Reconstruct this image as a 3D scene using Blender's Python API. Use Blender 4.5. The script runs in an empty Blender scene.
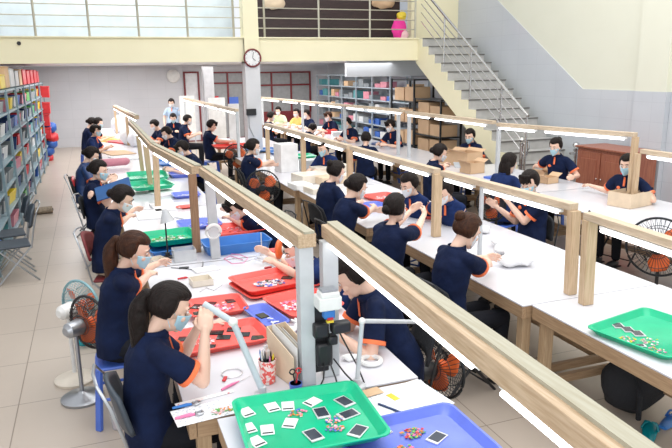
import bpy, math, random
from math import sin, cos, pi, radians as R
from mathutils import Vector as V, Matrix, noise
random.seed(7)
SC = bpy.context.scene
COL = SC.collection
# ------------------------------------------------------------------ camera
FPX, YAW, PIT, ROL, CAMH = 647.9, R(20.257), R(13.386), R(-.7713), 2.35
FW = V((sin(YAW)*cos(PIT), cos(YAW)*cos(PIT), -sin(PIT)))
_r = V((cos(YAW), -sin(YAW), 0)); _u = _r.cross(FW)
RT = _r*cos(ROL) + _u*sin(ROL); UP = _u*cos(ROL) - _r*sin(ROL)
cd = bpy.data.cameras.new('camera'); cam = bpy.data.objects.new('camera', cd); COL.objects.link(cam)
cd.sensor_width = 36; cd.lens = FPX/672*36; cd.clip_end = 200; cd.clip_start = .05
mw = Matrix((RT, UP, -FW)).transposed().to_4x4(); mw.translation = (0, 0, CAMH); cam.matrix_world = mw
SC.camera = cam
# ------------------------------------------------------------------ light
w = bpy.data.worlds.new('world'); SC.world = w; w.use_nodes = True
w.node_tree.nodes['Background'].inputs[0].default_value = (.93, .96, 1, 1)
w.node_tree.nodes['Background'].inputs[1].default_value = 1.0
def area(name, loc, rot, sx, sy, power, col=(1, 1, 1)):
    l = bpy.data.lights.new(name, 'AREA'); l.shape = 'RECTANGLE'; l.size = sx; l.size_y = sy; l.energy = power; l.color = col
    o = bpy.data.objects.new(name, l); COL.objects.link(o); o.location = loc; o.rotation_euler = rot
    return o
area('skylight', (3.5, 5, 6.8), (0, 0, 0), 8, 10, 620, (1, .98, .95))
area('window_daylight', (-3.5, -4, 4.2), (R(68), 0, R(-35)), 6, 3, 330, (.95, .98, 1))
area('mezzanine_fill', (.5, 18, 2.5), (0, 0, 0), 3, 7, 250, (1, .99, .98))  # added fill light, brightens the left part under the mezzanine
area('mezzanine_fill', (5, 18, 2.5), (0, 0, 0), 4, 7, 310, (1, .99, .98))  # second added fill light, for the right part under the mezzanine
area('upper_wall_fill', (0, 14.4, 5.2), (R(25), 0, 0), 8, 1, 120, (.95, 1, 1))  # added fill light, brightens the wall behind the balcony railing
SC.view_settings.view_transform = 'Standard'; SC.view_settings.look = 'None'
SC.view_settings.gamma = 1; SC.view_settings.use_curve_mapping = False
SC.view_settings.exposure = 0.0
# ------------------------------------------------------------------ pixel -> point in the room
def ray(x, y): return FW + RT*((x-336)/FPX) - UP*((y-224)/FPX)
def atz(x, y, z=.75):
    d = ray(x, y); return V((0, 0, CAMH)) + d*((z-CAMH)/d.z)
def atx(x, y, X):
    d = ray(x, y); return V((0, 0, CAMH)) + d*(X/d.x)
def aty(x, y, Y):
    d = ray(x, y); return V((0, 0, CAMH)) + d*(Y/d.y)
# ------------------------------------------------------------------ materials
MATS = {}
def mat(name, col, rough=.5, metal=0., col2=None, nscale=8., bump=0., stretch=(1, 1, 1), emit=0., alpha=1., trans=0., lo=.35, hi=.65):
    if name in MATS: return MATS[name]
    m = bpy.data.materials.new(name); m.use_nodes = True; nt = m.node_tree; N = nt.nodes; L = nt.links
    b = N['Principled BSDF']; c = (*col, 1)
    b.inputs['Base Color'].default_value = c; b.inputs['Roughness'].default_value = rough; b.inputs['Metallic'].default_value = metal
    if col2 is None: col2 = tuple(min(1, x*.88) for x in col)
    tc = N.new('ShaderNodeTexCoord'); mp = N.new('ShaderNodeMapping'); mp.inputs['Scale'].default_value = stretch
    no = N.new('ShaderNodeTexNoise'); no.inputs['Scale'].default_value = nscale; no.inputs['Detail'].default_value = 4
    L.new(tc.outputs['Object'], mp.inputs[0]); L.new(mp.outputs[0], no.inputs[0])
    rp = N.new('ShaderNodeValToRGB'); rp.color_ramp.elements[0].color = (*col2, 1); rp.color_ramp.elements[1].color = c
    rp.color_ramp.elements[0].position = lo; rp.color_ramp.elements[1].position = hi
    L.new(no.outputs[0], rp.inputs[0]); L.new(rp.outputs[0], b.inputs['Base Color'])
    if bump:
        bp = N.new('ShaderNodeBump'); bp.inputs['Strength'].default_value = bump; bp.inputs['Distance'].default_value = .02
        L.new(no.outputs[0], bp.inputs['Height']); L.new(bp.outputs[0], b.inputs['Normal'])
    if emit: b.inputs['Emission Color'].default_value = c; b.inputs['Emission Strength'].default_value = emit
    if alpha < 1: b.inputs['Alpha'].default_value = alpha
    if trans: b.inputs['Transmission Weight'].default_value = trans
    MATS[name] = m; return m
def tile_mat(name, col, col2, joint, sx, sy, plane, rough=.2, mortar=.006, off=(0, 0), offset=0.):
    m = bpy.data.materials.new(name); m.use_nodes = True; nt = m.node_tree; N = nt.nodes; L = nt.links; b = N['Principled BSDF']
    g = N.new('ShaderNodeNewGeometry'); sp = N.new('ShaderNodeSeparateXYZ'); cb = N.new('ShaderNodeCombineXYZ')
    L.new(g.outputs['Position'], sp.inputs[0])
    for i, a in enumerate(plane):
        ad = N.new('ShaderNodeMath'); ad.operation = 'ADD'; ad.inputs[1].default_value = off[i]
        L.new(sp.outputs[a], ad.inputs[0]); L.new(ad.outputs[0], cb.inputs[i])
    br = N.new('ShaderNodeTexBrick'); br.offset = offset; br.squash = 1
    for k, v in (('Color1', col), ('Color2', col2), ('Mortar', joint)): br.inputs[k].default_value = (*v, 1)
    br.inputs['Scale'].default_value = 1; br.inputs['Mortar Size'].default_value = mortar; br.inputs['Mortar Smooth'].default_value = .1
    br.inputs['Brick Width'].default_value = sx; br.inputs['Row Height'].default_value = sy
    L.new(cb.outputs[0], br.inputs['Vector'])
    no = N.new('ShaderNodeTexNoise'); no.inputs['Scale'].default_value = 1.6; no.inputs['Detail'].default_value = 5
    L.new(g.outputs['Position'], no.inputs[0])
    mx = N.new('ShaderNodeMix'); mx.data_type = 'RGBA'; mx.blend_type = 'MULTIPLY'; mx.inputs['Factor'].default_value = .12
    L.new(br.outputs[0], mx.inputs['A']); L.new(no.outputs[0], mx.inputs['B']); L.new(mx.outputs['Result'], b.inputs['Base Color'])
    b.inputs['Roughness'].default_value = rough
    return m
m_floor = tile_mat('floor_tiles', (.53, .455, .385), (.51, .435, .365), (.27, .22, .18), .75, .75, (0, 1), .32, .004, (.7, .4))
m_wallt = tile_mat('grey_wall_tiles', (.64, .645, .68), (.62, .63, .665), (.56, .57, .60), .6, .3, (0, 2), .16, .004)
m_wallr = tile_mat('side_wall_tiles', (.60, .63, .67), (.585, .615, .66), (.54, .565, .61), .6, .3, (1, 2), .14, .004)
yellow = mat('cream_paint', (.88, .82, .58), .6, col2=(.86, .80, .56), nscale=2)
yellow2 = mat('side_wall_paint', (.75, .75, .63), .6, col2=(.735, .735, .615), nscale=2)
white_p = mat('white_paint', (.72, .72, .74), .5, nscale=2)
wood_y = mat('pine_long', (.56, .42, .28), .5, col2=(.43, .30, .18), nscale=7, stretch=(14, .9, 14), bump=.1)
wood_z = mat('pine_upright', (.62, .46, .30), .5, col2=(.50, .35, .21), nscale=7, stretch=(14, 14, .9), bump=.1)
wood_x = mat('pine_cross', (.58, .40, .24), .5, col2=(.43, .27, .15), nscale=7, stretch=(.9, 14, 14), bump=.1)
wood_d = mat('brown_post', (.36, .21, .12), .5, col2=(.27, .15, .08), nscale=7, stretch=(14, 14, .9))
wood_p = mat('pale_pine_long', (.62, .50, .37), .5, col2=(.50, .39, .27), nscale=7, stretch=(14, .9, 14), bump=.1)
wood_a = mat('apron_pine_long', (.44, .30, .18), .5, col2=(.33, .21, .12), nscale=7, stretch=(14, .9, 14), bump=.1)
wood_b = mat('apron_pine_cross', (.44, .30, .18), .5, col2=(.33, .21, .12), nscale=7, stretch=(.9, 14, 14), bump=.1)
wood_l = mat('leg_pine', (.50, .36, .22), .5, col2=(.39, .26, .15), nscale=7, stretch=(14, 14, .9), bump=.1)
strip_m = mat('grey_green_top_board', (.42, .40, .31), .6, col2=(.36, .33, .24), nscale=7, stretch=(14, .9, 14))  # grey-green tone for the thin board along the beam tops
greypost = mat('grey_painted_post', (.56, .58, .60), .45, col2=(.50, .52, .54), nscale=10)
lam = mat('white_laminate', (.70, .70, .745), .2, col2=(.67, .67, .715), nscale=3)
paper = mat('paper', (.88, .88, .88), .7)
steel = mat('brushed_steel', (.62, .61, .60), .25, 1.)
chrome = mat('grey_metal', (.45, .47, .5), .35, .8)
black = mat('black_plastic', (.018, .018, .02), .4)
blackf = mat('black_fabric', (.012, .013, .017), .85, bump=.3, nscale=60)
slate = mat('slate_seat', (.05, .065, .085), .5)
redp = mat('red_tray_plastic', (.90, .115, .095), .3, col2=(.86, .10, .08))
greenp = mat('green_tray_plastic', (.0, .50, .25), .28)
bluep = mat('blue_tray_plastic', (.08, .17, .62), .3)
violetp = mat('violet_blue_plastic', (.13, .19, .70), .3)
azure = mat('azure_plastic', (.04, .20, .58), .35)
navy = mat('navy_polo', (.006, .014, .052), .85, col2=(.004, .009, .034), nscale=9, bump=.5)
navy2 = mat('navy_polo_blue', (.012, .030, .12), .85, col2=(.008, .02, .08), nscale=9, bump=.5)
lightshirt = mat('pale_blue_shirt', (.42, .55, .72), .8, nscale=9, bump=.4)
greenshirt = mat('pale_green_shirt', (.62, .72, .45), .8, nscale=9, bump=.4)
yellowshirt = mat('yellow_shirt', (.80, .58, .16), .8, nscale=9, bump=.4)
orange = mat('orange_trim', (.95, .20, .07), .7)
orangef = mat('orange_blade', (.85, .16, .04), .4)
trous = mat('dark_trousers', (.010, .011, .016), .85, bump=.3, nscale=12)
trous_b = mat('beige_trousers', (.45, .36, .27), .85, bump=.3, nscale=12)
skin = mat('skin', (.80, .54, .42), .5, col2=(.77, .50, .38), nscale=6)
hairm = mat('dark_hair', (.014, .008, .007), .55, col2=(.008, .005, .004), nscale=22, stretch=(4, 1, 1), bump=.7)
hairb = mat('brown_hair', (.06, .022, .010), .55, col2=(.03, .012, .007), nscale=22, stretch=(4, 1, 1), bump=.7)
for _m in (hairm, hairb, navy, navy2, trous): _m.node_tree.nodes['Principled BSDF'].inputs['Specular IOR Level'].default_value = .2
mask_b = mat('mask_blue', (.42, .66, .78), .8); mask_w = mat('mask_white', (.80, .82, .86), .8)
tube_m = mat('led_tube', (1, 1, 1), .3, emit=4.5, col2=(1, 1, 1))
kraft = mat('kraft_card', (.66, .45, .28), .8, col2=(.60, .40, .24), nscale=4)
kraft_l = mat('pale_card', (.76, .60, .43), .8)
screen = mat('black_glass', (.006, .006, .008), .08)
screen_g = mat('grey_screen', (.05, .06, .08), .12)
silver = mat('silver_edge', (.72, .72, .74), .3, .3)
pink = mat('pink_film', (.86, .22, .42), .4); pinkl = mat('pale_pink', (.86, .55, .58), .5)
maroon = mat('maroon_paint', (.19, .02, .025), .45)
rackm = mat('blue_grey_rack', (.27, .37, .42), .45, .2)
rackw = mat('pale_blue_rack', (.42, .49, .55), .45, .2)
teal = mat('teal_plastic', (.0, .28, .34), .25)
clearp = mat('clear_plastic', (.80, .82, .84), .15, alpha=.45)
cage = mat('dark_wire', (.03, .035, .04), .4, .5); cage_b = mat('pale_blue_wire', (.25, .45, .5), .4, .3)
whitep = mat('white_plastic', (.82, .82, .80), .35); creamp = mat('cream_plastic', (.80, .73, .62), .45)
glove = mat('peach_glove', (.85, .62, .50), .8)
PAL = {'red': mat('bin_red', (.62, .03, .04), .4), 'blue': mat('bin_blue', (.03, .12, .45), .4), 'teal': mat('bin_teal', (.10, .33, .36), .4),
       'yellow': mat('bin_yellow', (.80, .60, .04), .4), 'green': mat('bin_green', (.12, .45, .10), .4), 'white': mat('bin_white', (.65, .67, .68), .4),
       'navy': mat('bin_navy', (.02, .05, .16), .4), 'pink': mat('bin_pink', (.65, .25, .32), .4), 'orange': mat('bin_orange', (.8, .25, .04), .4),
       'grey': mat('bin_grey', (.25, .28, .30), .4), 'brown': kraft}
# ------------------------------------------------------------------ mesh helpers
class M:
    def __init__(s): s.v = []; s.f = []; s.m = []
    def add(s, vs, fs, mi=0):
        n = len(s.v); s.v += [tuple(p) for p in vs]; s.f += [tuple(i+n for i in f) for f in fs]; s.m += [mi]*len(fs); return s
    def box(s, c, d, mi=0, rz=0, rx=0, ry=0):
        Q = Matrix.Rotation(rz, 3, 'Z') @ Matrix.Rotation(ry, 3, 'Y') @ Matrix.Rotation(rx, 3, 'X'); c = V(c)
        vs = [c + Q @ V((a*d[0]/2, b*d[1]/2, e*d[2]/2)) for a in (-1, 1) for b in (-1, 1) for e in (-1, 1)]
        return s.add(vs, [(0, 1, 3, 2), (4, 6, 7, 5), (0, 4, 5, 1), (2, 3, 7, 6), (0, 2, 6, 4), (1, 5, 7, 3)], mi)
    def bar(s, a, b, w, h, mi=0):
        a = V(a); b = V(b); d = (b-a).normalized(); x = d.cross(V((0, 0, 1)))
        x = V((1, 0, 0)) if x.length < .05 else x.normalized()
        y = x.cross(d)
        vs = [p + x*(i*w/2) + y*(j*h/2) for p in (a, b) for i, j in ((-1, -1), (1, -1), (1, 1), (-1, 1))]
        return s.add(vs, [(0, 3, 2, 1), (4, 5, 6, 7), (0, 1, 5, 4), (1, 2, 6, 5), (2, 3, 7, 6), (3, 0, 4, 7)], mi)
    def tube(s, pts, rs, n=8, mi=0, cap=True, ref=None, closed=False):
        pts = [V(p) for p in pts]
        if not isinstance(rs, list): rs = [rs]*len(pts)
        rs = [(q, q) if not isinstance(q, (list, tuple)) else q for q in rs]
        vs = []; K = len(pts)
        for i, p in enumerate(pts):
            if closed: t = pts[(i+1) % K] - pts[i-1]
            else: t = pts[min(i+1, K-1)] - pts[max(i-1, 0)]
            t = t.normalized() if t.length > 1e-9 else V((0, 0, 1))
            x = V(ref) if ref is not None else (V((0, 0, 1)) if abs(t.z) < .9 else V((1, 0, 0)))
            x = (x - t*x.dot(t)).normalized(); y = t.cross(x)
            for k in range(n):
                a = 2*pi*k/n; vs.append(p + x*(cos(a)*rs[i][0]) + y*(sin(a)*rs[i][1]))
        fs = []
        for i in range(K if closed else K-1):
            j = (i+1) % K
            for k in range(n):
                l = (k+1) % n; fs.append((i*n+k, i*n+l, j*n+l, j*n+k))
        if cap and not closed: fs += [tuple(range(n))[::-1], tuple(range((K-1)*n, K*n))]
        return s.add(vs, fs, mi)
    def cap_tube(s, a, b, ra, rb, n=10, mi=0):      # capsule
        a = V(a); b = V(b); d = (b-a).normalized(); pts = []; rs = []
        for k in range(4): t = pi/2*(k+.35)/4; pts.append(a - d*(ra*cos(t))); rs.append(ra*sin(t))
        pts.append(a); rs.append(ra); pts.append(b); rs.append(rb)
        for k in range(3, -1, -1): t = pi/2*(k+.35)/4; pts.append(b + d*(rb*cos(t))); rs.append(rb*sin(t))
        return s.tube(pts, rs, n, mi)
    def ell(s, c, r, n=16, k=10, mi=0, Q=None, fn=None):
        c = V(c); vs = []
        for j in range(k+1):
            ph = pi*j/k
            for i in range(n):
                a = 2*pi*i/n; d = V((sin(ph)*cos(a), sin(ph)*sin(a), cos(ph)))
                q = fn(d) if fn else 1.
                p = V((d.x*r[0]*q, d.y*r[1]*q, d.z*r[2]*q)); vs.append(c + (Q @ p if Q else p))
        fs = [(j*n+i, (j+1)*n+i, (j+1)*n+(i+1) % n, j*n+(i+1) % n) for j in range(k) for i in range(n)]
        return s.add(vs, fs, mi)
    def ring(s, c, Rr, r, nrm=(0, 0, 1), n=28, m=6, mi=0, ry=None):
        nrm = V(nrm).normalized(); x = nrm.orthogonal().normalized(); y = nrm.cross(x); c = V(c)
        return s.tube([c + x*(Rr*cos(2*pi*i/n)) + y*((ry or Rr)*sin(2*pi*i/n)) for i in range(n)], r, m, mi, closed=True)
    def lathe(s, prof, n=20, c=(0, 0, 0), mi=0):
        return s.tube([(c[0], c[1], c[2]+z) for z, r in prof], [max(r, .0005) for z, r in prof], n, mi, ref=(1, 0, 0))
    def prism(s, outline, a, b, axis, mi=0):        # outline 2D, extruded along axis from a to b
        def P(u, v, w): return {0: (w, u, v), 1: (u, w, v), 2: (u, v, w)}[axis]
        n = len(outline); vs = [P(u, v, a) for u, v in outline] + [P(u, v, b) for u, v in outline]
        fs = [tuple(range(n))[::-1], tuple(range(n, 2*n))] + [(i, (i+1) % n, n+(i+1) % n, n+i) for i in range(n)]
        return s.add(vs, fs, mi)
    def build(s, name, mats, parent=None, loc=(0, 0, 0), rz=0, smooth=True, bevel=0., **tags):
        me = bpy.data.meshes.new(name); me.from_pydata(s.v, [], s.f)
        if not isinstance(mats, (list, tuple)): mats = [mats]
        for q in mats: me.materials.append(q)
        me.polygons.foreach_set('material_index', s.m)
        me.polygons.foreach_set('use_smooth', [smooth]*len(s.f))
        me.update(); me.validate()
        if smooth: me.set_sharp_from_angle(angle=R(38))
        o = bpy.data.objects.new(name, me); COL.objects.link(o)
        if parent: o.parent = parent
        o.location = loc; o.rotation_euler.z = rz
        if bevel:
            b = o.modifiers.new('bevel', 'BEVEL'); b.width = bevel; b.segments = 2; b.limit_method = 'ANGLE'
        for k, q in tags.items():
            if q is not None: o[k] = q
        return o
def thing(name, loc, label, cat, group=None, rz=0):
    o = bpy.data.objects.new(name, None); o.empty_display_size = .1; COL.objects.link(o); o.location = loc; o.rotation_euler.z = rz
    o['label'] = label; o['category'] = cat
    if group: o['group'] = group
    return o
def struct(name, m, mats, **k): return m.build(name, mats, smooth=False, kind='structure', **k)
def copy_tree(o, loc=None, rz=None, label=None, parent=None):
    c = o.copy(); COL.objects.link(c)
    if parent: c.parent = parent
    if loc is not None: c.location = loc
    if rz is not None: c.rotation_euler.z = rz
    if label: c['label'] = label
    for ch in list(o.children): copy_tree(ch, parent=c)
    return c
# ------------------------------------------------------------------ the hall
XL, XR, YB, YM = -1.85, 8.2, 22.9, 13.2          # left wall, right wall, back wall, mezzanine edge
ZT, ZB = 2.98, 2.53                              # mezzanine floor and underside
struct('floor', M().box((3.2, 10.5, -.05), (14, 26, .1)), m_floor)
struct('wall_back', M().box((3.2, YB+.1, 1.3), (12, .2, 2.62)), m_wallt)
struct('wall_left', M().box((XL-.1, 12, 2.8), (.2, 22, 5.6)), m_wallt)
# right wall: tiled dado that follows the stair, cream paint above
def wallstrip(name, outline, mt, x0, x1): return struct(name, M().prism(outline, x0, x1, 0), mt)
zt = 1.96
ob = struct('wall_right', M().prism([(-1, 0), (YM+9.7, 0), (YM+9.7, 6.4), (-1, 6.4)], XR, XR+.2, 0), yellow2)
wallstrip('trim_1', [(-1, 0), (YB, 0), (YB, 6.3), (14.3, 5.05), (9.46, zt), (-1, zt)], m_wallr, XR-.015, XR-.0005)
struct('wall_right_pilaster', M().box((XR-.04, 7.86, 4.18), (.13, .6, 4.44)), yellow2)
wallstrip('wall_right_pilaster_dado', [(7.55, 0), (8.17, 0), (8.17, zt), (7.55, zt)], m_wallr, XR-.11, XR-.02)
# mezzanine
struct('mezzanine_slab', M().box((2.45, (YM+YB)/2+.05, (ZT+ZB)/2+.02), (8.7, YB-YM-.1, ZT-ZB-.04)).box((7.45, 18.8, (ZT+ZB)/2+.02), (1.3, 8.0, ZT-ZB-.04)), white_p)
struct('mezzanine_fascia', M().box((2.45, YM-.02, (ZT+ZB)/2), (8.7, .12, ZT-ZB)).box((2.45, YM+.03, ZT+.012), (8.76, .3, .024)), yellow)
struct('bulkhead', M().box((6.85, 14.9, 2.36), (2.1, .12, .36)), m_wallr)
struct('pillar', M().box((3.09, YM+.02, ZB/2), (.30, .30, ZB)), white_p)
struct('pillar_upper', M().box((3.09, YM+.02, 4.1), (.30, .30, 3.2)).box((3.09, YM+.01, (ZT+ZB)/2), (.30, .32, ZT-ZB+.01)), yellow)
struct('pillar_rear', M().box((3.45, 20.6, ZB/2), (.30, .30, ZB)), mat('grey_pillar_paint', (.46, .46, .48), .6))
struct('wall_upper_light', M().box((.6, 15.4, 4.4), (5.3, .12, 2.9)), mat('pale_blue_paint', (.62, .68, .69), .5, nscale=3))
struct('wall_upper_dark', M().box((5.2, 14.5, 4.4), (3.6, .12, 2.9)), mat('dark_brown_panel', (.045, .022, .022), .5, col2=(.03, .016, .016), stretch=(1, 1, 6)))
struct('wall_upper_cream', M().box((7.6, 13.85, 4.6), (1.3, .12, 3.3)).box((7.05, 13.82, 4.6), (.22, .2, 3.3)), yellow)
# framed openings in the back wall (maroon frames)
def opening(name, x0, x1, z0, z1, nx, nz, glass):
    m = M(); t = .055; y = YB-.03
    for i in range(nx+1): m.box((x0+(x1-x0)*i/nx, y, (z0+z1)/2), (t, .08, z1-z0+t))
    for z in [z0, z1] + nz: m.box(((x0+x1)/2, y, z), (x1-x0, .075, t))
    o = m.build(name, maroon, smooth=False, kind='structure')
    M().box(((x0+x1)/2, YB-.012, (z0+z1)/2), (x1-x0, .015, z1-z0)).build('pane', glass, o, smooth=False)
pane_w = mat('frosted_pane', (.34, .35, .36), .2); pane_g = mat('bright_pane', (.75, .77, .80), .2)
opening('door_1', 3.03, 3.50, 0, 2.33, 1, [], pane_g)
opening('window_1', 3.95, 5.05, .05, 2.31, 2, [1.95], pane_w)
opening('window_2', 5.35, 7.50, .9, 2.29, 3, [1.85], pane_w)
struct('panel_maroon', M().box((6.4, YB-.05, .45), (2.2, .08, .86)), maroon)
# staircase along the right wall
SX0, SX1, NR = 6.8, 8.0, 17
RH, RUN = ZT/NR, .275
Y0 = YM - NR*RUN
st = thing('staircase', (0, 0, 0), 'concrete staircase with cream side and grey tiled steps climbing the tiled wall', 'staircase')
ol = [(Y0, 0)]
for i in range(NR): ol += [(Y0+i*RUN, (i+1)*RH), (Y0+(i+1)*RUN, (i+1)*RH)]
ol += [(YM, ZT-.50)]; ol += [(Y0+.48, 0)]
M().prism(ol, SX0, SX1, 0).build('stair_flight', yellow, st, smooth=False)
greyr = mat('grey_riser_tile', (.50, .49, .47), .35); nos = mat('dark_nosing', (.16, .15, .14), .4)
for i in range(NR):
    t = M().box((SX0+.61, Y0+i*RUN-.006, (i+.5)*RH), (1.19, .014, RH-.012)).box((SX0+.61, Y0+i*RUN+RUN/2, (i+1)*RH+.006), (1.19, RUN, .012))
    o = t.build('step_tile', greyr, st, smooth=False)
    M().box((SX0+.61, Y0+i*RUN-.018, (i+1)*RH), (1.2, .022, .024)).build('nosing', nos, o, smooth=False)
def sp(i, dz, x=SX0+.06): return V((x, Y0+i*RUN+.05, (i+1)*RH+dz))
for x, nm, yn, zn in ((SX0+.07, 'near', 9.34, .08), (SX1-.04, 'wall', 9.26, -.06)):
    if nm == 'near':
        M().tube([sp(2.3, .97, x), sp(16.6, .97, x)], .026, 10).build('handrail', steel, st)
        for d in (.28, .46, .64, .80): M().tube([sp(2.4, d, x), sp(16.5, d, x)], .010, 6).build('rail_bar', steel, st)
        for i in (2.4, 5.2, 9.0, 12.8): M().tube([sp(i, -.03, x), sp(i, .97, x)], .018, 8).build('baluster', steel, st)
    M().lathe([(-.5, .04), (.0, .05), (.02, .05), (.03, .03), (.95, .03), (.96, .042), (.99, .045), (1.0, .02), (1.02, .045), (1.06, .062), (1.10, .045), (1.12, .005)], 16, (x, yn, zn)).build('newel_post', steel, st)
    M().tube([(x, yn, .86), (x+.12, yn+.02, .86), (x+.16, yn+.03, .98), (x+.16, yn+.04, 1.1)] if nm == 'near' else [(x, yn, .86), (x-.12, yn, .86)], .024, 8).build('rail_elbow', steel, st)
# balcony railing
rl = thing('balcony_railing', (0, YM+.05, ZT+.024), 'thin steel balcony railing along the cream mezzanine edge left of the pillar', 'railing')
rr = thing('balcony_railing', (0, YM+.05, ZT+.024), 'thin steel balcony railing before the dark opening right of the pillar', 'railing')
railm = mat('champagne_steel', (.50, .47, .38), .35, .5)
for root, xs, xa, xb in ((rl, (-1.68, -.82, .09, .97, 1.88, 2.78), XL, 2.93), (rr, (3.41, 4.57, 5.72, 6.80), 3.25, 6.82)):
    for x in xs: M().tube([(x, 0, 0), (x, 0, 1.0)], .022, 8).build('baluster', railm, root)
    for z in (.18, .375, .57, .765): M().tube([(xa, 0, z), (xb, 0, z)], .011, 6).build('rail_bar', railm, root)
    M().tube([(xa, 0, 1.0), (xb, 0, 1.0)], .028, 8).build('handrail', railm, root)
# wall clock
ck = thing('wall_clock', (3.09, YM-.14, 2.60), 'round wall clock with maroon rim on the pillar below the mezzanine', 'clock')
M().ring((0, -.02, 0), .165, .018, (0, 1, 0), 32, 8).build('rim', maroon, ck)
M().tube([(0, .0, 0), (0, -.022, 0)], .16, 32, ref=(1, 0, 0)).build('dial', paper, ck)
m = M()
for k in range(12): a = k*pi/6; m.box((.135*sin(a), -.026, .135*cos(a)), (.008, .004, .022), ry=a)
m.build('hour_marks', black, ck, smooth=False)
for a, l in ((.2, .12), (2.3, .08)): M().box((l/2*sin(a), -.03, l/2*cos(a)), (.009, .004, l), ry=a).build('hand', black, ck, smooth=False)
# wall knob on fascia
M().tube([(-1.10, YM-.08, ZT-.10), (-1.10, YM-.10, ZT-.10)], .035, 14).build('cable_hole', black, label='small round black fitting on the cream mezzanine fascia', category='fitting')
# ------------------------------------------------------------------ racks
def rack(name, loc, rz, L, D, H, levels, m, label, group, ncol=1, back=False):
    r = thing(name, loc, label, 'shelf', group, rz)
    for i in range(ncol+1):
        for y in (0, D): M().box((L*i/ncol, y, H/2), (.035, .035, H)).build('upright', m, r, smooth=False)
    for k in range(levels+1):
        z = .1 + (H-.12)*k/levels
        M().box((L/2, D/2, z), (L, D, .03)).build('shelf_board', m, r, smooth=False, bevel=.004)
    if back:
        M().box((L/2, D-.0, H/2), (L, .008, H-.1)).build('back_panel', m, r, smooth=False)
    return r
def bin_mesh(w, d, h):
    m = M(); a = .86
    o = [(-w/2, -d/2), (w/2, -d/2), (w/2, d/2), (-w/2, d/2)]; i = [(x*.93, y*.95) for x, y in o]
    vs = [(x*a, y*a, 0) for x, y in o] + [(x, y, h) for x, y in o] + [(x, y, h) for x, y in i] + [(x*a, y*a, .008) for x, y in i]
    fs = [(3, 2, 1, 0), (12, 13, 14, 15)]
    for b in (0, 4, 8):
        for k in range(4): l = (k+1) % 4; fs.append((b+k, b+l, b+4+l, b+4+k))
    m.add(vs, fs); m.ring((0, 0, h), w/2, .005, (0, 0, 1), 4, 4) if False else None
    return m
HL = 2.12; names = list(PAL)
nth = ['nearest', 'second', 'third', 'fourth', 'fifth', 'sixth', 'seventh', 'eighth', 'ninth']
binmesh = {}
for u in range(8):
    y = 8.3 + u*1.46
    rack('storage_rack', (-1.21, y, 0), pi/2, 1.44, .45, HL, 6, rackm, 'blue-grey steel rack full of bins along the left wall, %s from the camera' % nth[u], 'racks along the left wall', 1)
    for k in range(6):
        z = .1 + (HL-.12)*k/6 + .016
        for c in range(2):
            col = random.choice(['blue', 'blue', 'teal', 'red', 'yellow', 'green', 'white', 'navy', 'pink', 'grey', 'grey', 'teal', 'white', 'grey'])
            h = random.uniform(.14, .25); ww = .40
            key = (col, round(h, 1))
            if key not in binmesh:
                me_o = bin_mesh(.58, .36, .08 + round(h, 1)*.45); binmesh[key] = me_o.build('storage_bin', PAL[col], smooth=False, bevel=.006); o = binmesh[key]
            else: o = binmesh[key].copy(); COL.objects.link(o)
            o.location = (-1.43 + random.uniform(-.02, .03), y + .37 + c*.70, z); o.rotation_euler.z = pi/2 + random.uniform(-.08, .08)
            if random.random() < .5: o.scale = (.8, .9, 1.05)
            o['label'] = '%s plastic bin, %s shelf up, %s column, in %s left rack from the camera' % (col if col != 'grey' else 'dark grey', nth[k].replace('nearest', 'first'), ['near', 'far'][c], nth[u].replace('nearest', 'first')); o['category'] = 'bin'; o['group'] = '%s bins in the %s left rack' % (col, nth[u])
def crumple(o, s=.02, sc=6):
    for v in o.data.vertices:
        v.co += V(noise.noise_vector(v.co*sc))*s
# boxes on top of the left racks
tops = [('yellow', 9.9, .5, .18), ('orange', 10.5, .45, .22), ('brown', 11.0, .5, .3), ('yellow', 11.6, .6, .2), ('brown', 12.3, .55, .33), ('white', 13.1, .6, .3), ('white', 13.9, .6, .27), ('brown', 14.6, .5, .3), ('red', 15.5, .7, .3), ('red', 16.5, .7, .28), ('red', 17.5, .7, .30), ('red', 18.6, .8, .3), ('red', 19.5, .6, .27)]
for i, (c, y, l, h) in enumerate(tops):
    o = M().box((0, 0, h/2), (.40, l, h)).box((0, 0, h+.006), (.42, l+.02, .02)).build('storage_box', PAL[c], loc=(-1.47, y, HL+.01), smooth=False, bevel=.01)
    o['label'] = '%s box on top of the left racks, %s from the camera' % ({'brown': 'cardboard'}.get(c, c), (nth + ['tenth', 'eleventh', 'twelfth', 'thirteenth'])[i]); o['category'] = 'box'; o['group'] = 'boxes on top of the left racks'
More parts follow.
